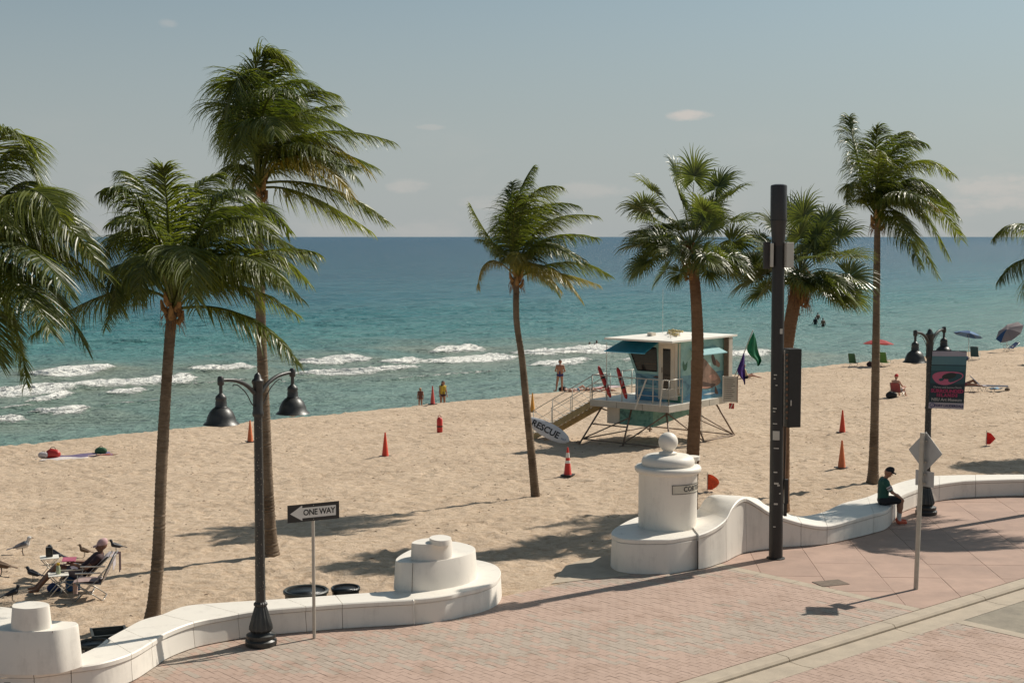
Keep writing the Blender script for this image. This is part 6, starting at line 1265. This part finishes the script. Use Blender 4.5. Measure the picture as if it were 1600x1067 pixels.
l1 = tb1.location; bt_l = thing('bottle', 'clear bottle with a yellow cap standing on the front folding table', 'bottle', (l1.x, l1.y, l1.z+.428)); mb = MB(); mb.lathe([(.045, 0), (.045, .13), (.03, .17), (.016, .19)], 14); mb.build('body', pm('bottle_plastic', (.38, .42, .28), .2, .1, 5), bt_l, smooth=40); mb = MB(); mb.lathe([(.032, .185), (.034, .19), (.034, .225), (.02, .235)], 12); mb.build('cap', pm('yellow_cap', (.62, .40, .02), .4), bt_l, smooth=40)
cl = thing('cooler', 'blue drinks cooler on the sand between the two chairs', 'cooler', on_sand(114, 924)+Vector((0, 0, .0)), R(25)); mb = MB(); mb.box((0, 0, .18), (.28, .2, .32)); o = mb.build('box', pm('cooler_blue', (.02, .10, .25), .5), cl); md = o.modifiers.new('b', 'BEVEL'); md.width = .02; md.segments = 2; mb = MB(); mb.box((0, 0, .362), (.30, .22, .04)); o = mb.build('lid', pm('cooler_lid', (.05, .22, .33), .5), cl); md = o.modifiers.new('b', 'BEVEL'); md.width = .015; md.segments = 2; mb = MB(); mb.tube([(-.14, 0, .34), (-.13, 0, .44), (.13, 0, .44), (.14, 0, .34)], .01, 6); mb.build('handle', M_roof, cl)
def soft_bag(label, loc, r, mat, cat='bag', hgt=1.0, rz=0):
    t = thing('beach_bag', label, cat, loc, rz); caps = [(V3(-r*.5, 0, r*.5), V3(r*.5, 0, r*.55), r*.55, r*.5), (V3(-r*.2, 0, r*.9*hgt), V3(r*.25, 0, r*.85*hgt), r*.38, r*.32)]; skin_mesh('bag_body', caps, mat, t, r/12, r*.3); mb = MB(); mb.tube([Vector((math.cos(a)*r*.35, 0, r*1.15*hgt+math.sin(a)*r*.35)) for a in np.linspace(0, PI, 8)], r*.04, 5); mb.build('strap', M_blk, t); return t
soft_bag('dark blue cloth bag under the front folding table', on_sand(85, 925), .15, M_blue)
# birds
def bird(label, loc, rz, sc_, colb, colw, leg, belly=None, group='birds on the sand', head_up=.0, cat='bird', tail=1.0):
    t = thing('bird', label, cat, loc, rz, group); t.scale = (sc_,)*3
    body = [(V3(0, -.10, .17), V3(0, .06, .22), .045, .062), (V3(0, .08, .24), V3(0, .12, .33+head_up), .042, .028), (V3(0, .12, .345+head_up), V3(0, .135, .348+head_up), .033, .028)]
    skin_mesh('body', body, belly or colb, t, .009, .03)
    skin_mesh('wing', [(V3(.045, .06, .235), V3(.03, -.17, .165), .030, .016), (V3(-.045, .06, .235), V3(-.03, -.17, .165), .030, .016), (V3(0, .03, .26), V3(0, -.12, .195), .03, .025)], colw, t, .009, .02)
    mb = MB(); mb.thick(lambda i, j: ((i-.5)*.06*(1+.5*j), -.13-.17*j*tail, .175-.05*j+.006*math.cos(PI*(i-.5))), 3, 4, .008); mb.build('tail', colw, t, smooth=40)
    mb = MB(); mb.tube([(0, .155, .347+head_up), (0, .19, .343+head_up), (0, .215, .334+head_up)], [.010, .007, .002], 6); mb.build('beak', leg, t, smooth=True)
    for s_ in (-1, 1):
        mb = MB(); mb.tube([(s_*.025, .0, .17), (s_*.025, -.01, .09), (s_*.025, .005, .008)], [.009, .005, .005], 5); [mb.tube([(s_*.025, .005, .008), (s_*.025+.02*q_, .04, .004)], .003, 4) for q_ in (-1, 0, 1)]; mb.build('leg', leg, t)
        mb = MB(); mb.sphere((s_*.026, .14, .352+head_up), .005, 6, 5); mb.build('eye', M_ink, t)
    return t
M_fw = pm('white_plumage', (.58, .56, .54), .8, .1, 20); M_fg = pm('grey_plumage', (.16, .15, .16), .8, .2, 20); M_fb = pm('black_plumage', (.014, .014, .02), .45, .3, 20); M_fbr = pm('brown_plumage', (.12, .075, .045), .8, .2, 20); M_lg = pm('bird_leg', (.05, .04, .03), .6)
bird('white-breasted gull with dark wings standing apart on the sand, facing right', on_sand(36, 866), R(-78), 1.25, M_fw, M_fg, M_lg, M_fw)
bird('black long-tailed bird standing behind the portable speaker', on_sand(86, 880), R(70), 1.15, M_fb, M_fb, M_lg, tail=1.4)
bird('black bird pecking on the sand left of the front folding table', on_sand(52, 912), R(80), 1.0, M_fb, M_fb, M_lg, tail=1.3, head_up=-.03)
bird('small brown bird on the sand behind the pink cap', on_sand(132, 872), R(85), .85, M_fbr, M_fbr, M_lg)
zc_ = chB.matrix_basis @ Vector((0, -.24-bkB[1], .34+bkB[0])); bird('black bird perched on top of the empty chair', zc_+Vector((0, 0, .01)), R(110), .75, M_fb, M_fb, M_lg)
bird('black bird on the sand just beyond the left spiral', on_sand(20, 940), R(-60), .9, M_fb, M_fb, M_lg); bird('brown bird at the left edge, half out of frame', on_sand(2, 902), R(100), 1.2, M_fbr, M_fbr, M_lg)
# towels and bags by the water at the left
def ground_towel(label, u, v, w, l, rz, mat):
    c_ = on_sand(u, v); o = thing('towel', label, 'towel', c_, rz); mb = MB(); rr = random.Random(int(u)); ph = rr.uniform(0, 6)
    mb.thick(lambda i, j: ((i-.5)*w, (j-.5)*l, .035+.025*math.sin(i*7+ph)*math.sin(j*5+ph)+.015*math.sin(11*i+9*j)), 12, 12, .015); mb.build('cloth', mat, o, smooth=True); return o
ground_towel('crumpled white towel by the red bag near the water', 97, 717, 1.9, .8, R(25), fab('white_towel', (.56, .50, .47))); soft_bag('red bag standing on the white towel near the water', on_sand(83, 716)+Vector((0, 0, .04)), .30, M_red)
soft_bag('small white bag left of the red bag', on_sand(68, 717), .2, fab('white_bag', (.5, .45, .45)), hgt=.8)
ground_towel('purple towel spread between the red bag and the green bag', 132, 712, 2.1, .9, R(25), fab('purple_towel', (.12, .09, .17))); soft_bag('green bag near the water beside the brown sandals', on_sand(158, 709), .24, fab('green_bag', (.03, .10, .05)), hgt=.9); ground_towel('rust red cloth lying right of the green bag', 170, 710, .9, .45, R(30), fab('rust_cloth', (.26, .07, .04)))
soft_bag('black bag at the feet of the standing bather', on_sand(880, 611), .26, M_blk)
ground_towel('pale pink towel spread on the sand behind the tower deck', 948, 606, 2.2, 1.0, R(30), fab('pink_towel', (.50, .38, .38)))
# cones
def cone_proto(label, u, v, mat, h=.91, bands=False, base=True):
    t = thing('traffic_cone', label, 'traffic cone', on_sand(u, v)+Vector((0, 0, .0)), R(random.uniform(0, 90)), group='orange traffic cones on the sand')
    mb = MB(); mb.box((0, 0, .015), (.36, .36, .035)); mb.build('base', M_signb if base else mat, t)
    mb = MB(); mb.lathe([(.135, .03), (.125, .05), (.028, h-.02), (.024, h), (.012, h)], 24); mb.build('cone_body', mat, t, smooth=40)
    if bands:
        for z0, z1 in ((.58, .74), (.40, .49)):
            rr = lambda z: .125+(.028-.125)*(z-.05)/(h-.07)+.003; mb = MB(); mb.lathe([(rr(z0), z0), (rr(z1), z1)], 24); mb.build('reflective_band', M_signw, t, smooth=40)
    return t
M_or2 = pm('faded_orange', (.58, .15, .05), .55, .15, 5); M_or3 = pm('yellow_orange', (.60, .28, .04), .55, .15, 5)
c1 = cone_proto('slim bright red-orange cone standing alone on the open sand', 602, 713, pm('bright_red_orange', (.66, .055, .02), .5, .1, 5))
cone_proto('orange cone half hidden by the near lamp post', 391, 691, M_or2); cone_proto('pinkish red cone at the crest beside the blond child', 676, 633, pm('pink_red_plastic', (.52, .07, .05), .5, .1, 5), .98); cone_proto('yellow-orange cone beyond the leaning palm at the foot of the ramp', 832, 644, M_or3, .95)
cone_proto('red cone with white reflective bands below the RESCUE board', 887, 744, pm('red_cone', (.60, .04, .025), .5, .1, 5), .91, True); cone_proto('farther of the two orange cones left of the tall straight palm', 1316, 677, pm('deep_orange', (.58, .06, .02), .5, .1, 5)); cone_proto('nearer of the two orange cones left of the tall straight palm', 1315, 733, M_or2)
rc = thing('rescue_can', 'red rescue can with a black strap standing upright on the sand', 'rescue can', on_sand(687, 675)); mb = MB(); mb.lathe([(.11, 0), (.125, .03), (.125, .55), (.10, .62), (.06, .66)], 20); mb.build('can_body', pm('red_can', (.55, .03, .025), .45, .1, 5), rc, smooth=40); mb = MB(); mb.tube([Vector((math.cos(a)*.07, 0, .63+math.sin(a)*.12)) for a in np.linspace(0, PI, 10)], .018, 6); mb.build('handle', pm('pale_red', (.50, .20, .16), .5), rc, smooth=True); mb = MB(); mb.lathe([(.129, .24), (.129, .30)], 20); mb.build('strap', M_signb, rc)
# little wind flags on the sand
def sand_flag(label, u, v, px, mat, y):
    b_ = on_sand(u, v); r_ = thing('pennant', label, 'flag', b_, group='small orange flags stuck in the sand'); mb = MB(); mb.tube([(0, 0, -.1), (0, 0, .55)], .012, 6); mb.build('stick', M_rail, r_)
    mb = MB(); mb.thick(lambda i, j: Vector((px[0]*i*(1-.55*abs(2*j-1)**px[2]), .07*math.sin(4*i+2*j), .03+px[1]*(1-j)-.10*i*(1-2*j)*px[3])), 8, 6, .004); mb.build('cloth', mat, r_, smooth=60)
M_rf = pm('red_flag_cloth', (.62, .04, .03), .6, .1, 5, transl=.35); M_of = pm('orange_flag_cloth', (.62, .15, .06), .6, .25, 6, transl=.45)
sand_flag('orange pennant stuck in the sand just right of the name pillar', 1105, 768, (.34, .46, 2, .2), M_of, 0); sand_flag('red triangular pennant on the sand near the right-hand palm shadows', 1541, 697, (.31, .45, 1, .3), M_rf, 0)
# parasols
def parasol(label, u, v, topv, tilt, tdir, cols, rad=1.15, group='beach parasols', ptop=None):
    b_ = on_sand(u, v); h = (WD(u, topv, b_.y).z-b_.z); t = thing('parasol', label, 'beach umbrella', b_, group=group)
    ax = Vector((math.sin(tilt)*math.cos(tdir), math.sin(tilt)*math.sin(tdir), math.cos(tilt))); top_ = Vector((0, 0, h)) if ptop is None else Vector(ptop); M3 = ax.to_track_quat('Z', 'Y').to_matrix()
    mb = MB(); mb.tube([(0, 0, -.1), (top_*.55)-ax*.0, top_-ax*.02], .018, 8); mb.build('pole', M_rail, t, smooth=True)
    for k in range(8):
        a0, a1 = 2*PI*k/8, 2*PI*(k+1)/8
        def fn(i, j): a = a0+(a1-a0)*i; r_ = rad*j*(math.cos(PI/8)/math.cos(a-(a0+a1)/2)); return top_+M3 @ Vector((r_*math.cos(a), r_*math.sin(a), -.36*j**1.6*rad/1.15-.02*math.sin(PI*i)*j))
        mb = MB(); mb.thick(fn, 4, 6, .006); mb.build('canopy_panel', cols[k % len(cols)], t, smooth=60)
        mb = MB(); mb.tube([fn(0, q_)-ax*.02 for q_ in (.02, .5, 1)], .007, 4); mb.build('rib', M_tube, t)
    mb = MB(); mb.sphere(top_+ax*.03, .03, 8, 6); mb.build('finial', M_rail, t)
    return t
fr_ = fab('red_canopy', (.48, .06, .06), transl=.3); fb1 = fab('blue_canopy', (.03, .09, .22), transl=.2); fb2 = fab('light_blue_canopy', (.10, .20, .36), transl=.2); fw1 = fab('beige_lilac_canopy', (.36, .30, .30), transl=.3)
parasol('red parasol behind the tall straight palm trunk', 1372, 572, 530, .12, 1.2, [fr_], 1.05); parasol('two-tone blue parasol tilted above the dark beach chair', 1513, 566, 517, .28, .6, [fb1, fb2, fb1, fb2], 1.0, ptop=None); parasol('pale lilac and blue parasol leaning far over near the blue chaise', 1573, 550, 514, .75, 3.6, [fw1]*5+[fb1]+[fw1]*2, 1.15)
parasol('bright blue parasol tip at the right edge of the view', 1625, 570, 544, .2, 2.0, [fab('cyan_canopy', (.03, .22, .42), transl=.2)], 1.1)
# far chairs
beach_chair('dark green chair at the water facing away, left of the palm trunk', on_sand(1334, 573), R(-35), M_green, .25, recl=.35, sc_=.92); beach_chair('bright green chair under the red parasol', on_sand(1383, 573), R(-40), M_lime, .25, recl=.35)
soft_bag('dark bag on the sand under the red parasol', on_sand(1360, 573), .26, M_dk); beach_chair('dark teal chair in the shade of the blue parasol', on_sand(1524, 562), R(-30), M_tealf, .25, recl=.35)
soft_bag('blue bag beside the pole of the blue parasol', on_sand(1510, 562), .22, M_blue)
beach_chair('blue low chair reclined towards the water under the lilac parasol', on_sand(1575, 549), R(110), M_blue, .22, recl=.95)
chR = beach_chair('red chair occupied by the sunbather in the red hat', on_sand(1403, 620), R(-40), M_redf, .28, recl=.3, arm=M_red, bl=.5)
Jr = dict(hipL=(-.09, -.10, .36), hipR=(.09, -.10, .36), shL=(-.18, -.28, .84), shR=(.18, -.28, .84), head=(0, -.25, .98), elL=(-.27, -.1, .6), elR=(.27, -.1, .6), haL=(-.27, .15, .58), haR=(.27, .15, .58), knL=(-.13, .32, .42), knR=(.15, .32, .42), anL=(-.14, .46, .09), anR=(.2, .5, .09))
rp, _, hs3 = person('person in a red hat sitting in the red chair facing the sea', chR.location, R(-40), Jr, M_skin_l, [('shorts', ['pelvis', ('thighL', .5), ('thighR', .5)], fab('grey_shorts_b', (.14, .12, .12)), .015)], (M_hair, 'short'), h=.015); cap_of(rp, hs3, fab('red_hat', (.50, .03, .03)), .06)
soft_bag('black backpack on the sand left of the red chair', on_sand(1393, 622), .28, M_blk)
def lounger(label, u, v, rz, mat, seat=.32, back=.75, ang=.75):
    t = thing('sun_lounger', label, 'sun lounger', on_sand(u, v), rz, group='sun loungers on the right of the beach')
    for s_ in (-1, 1):
        x = s_*.32; mb = MB(); mb.tube([(x, -.3, seat), (x, 1.1, seat)], .014, 6); mb.tube([(x, -.3, seat), (x, -.3-back*math.cos(ang), seat+back*math.sin(ang))], .014, 6); mb.build('side_rail', M_tube, t)
        for y in (-.35, .3, 1.0): mb = MB(); mb.tube([(x, y-.08, 0), (x, y, seat), (x, y+.14, 0)], .012, 5); mb.build('leg', M_tube, t)
    mb = MB(); mb.thick(lambda i, j: ((i-.5)*.62, -.3+1.4*j, seat+.01-.03*math.sin(PI*i)), 4, 8, .008); mb.build('seat', mat, t); mb = MB(); mb.thick(lambda i, j: ((i-.5)*.62, -.3-back*math.cos(ang)*j, seat+.01+back*math.sin(ang)*j), 4, 8, .008); mb.build('backrest', mat, t); return t
lounger('navy sun lounger with raised back beyond the banner, empty', 1541, 611, R(-105), M_navy); l_ = lounger('pale lounger with a sunbather, half hidden behind the banner', 1508, 612, R(-100), M_tow, back=.6, ang=.3)
person('person lying on the pale lounger half hidden by the banner', l_.location+Vector((0, 0, .26)), R(-100), lying(), M_skin, [('swimwear', ['pelvis'], M_redf, .012)], (M_hair, 'short'), h=.017)
ground_towel('light blue towel at the foot of the navy lounger', 1556, 607, .6, .5, R(20), fab('light_blue_towel', (.20, .34, .46)))
soft_bag('tiny brown bag on the sand right of the navy lounger', on_sand(1574, 611), .13, M_fbr)
# seaweed and litter scattered on the sand
rr = random.Random(9); mb = MB()
for k in range(1500):
    t_ = rr.uniform(8, 95); s_ = rr.uniform(21.5, 59); b0 = float(s_border(np.array(t_)))
    if s_ < b0+.9: continue
    z_ = float(zsand(np.array([t_]), np.array([s_]))[0]); p_ = fts(t_, s_, z_+.004); a = rr.uniform(0, PI); l_ = rr.uniform(.02, .07)
    d_ = Vector((math.cos(a), math.sin(a), 0))*l_; mb.tube([p_-d_, p_+Vector((0, 0, .012)), p_+d_*.8], [.004, .010, .003], 4)
deb = stuff(mb.build('beach_debris', M_fbr)); deb['label'] = 'dry twigs and seaweed scraps scattered on the sand'; deb['category'] = 'debris'
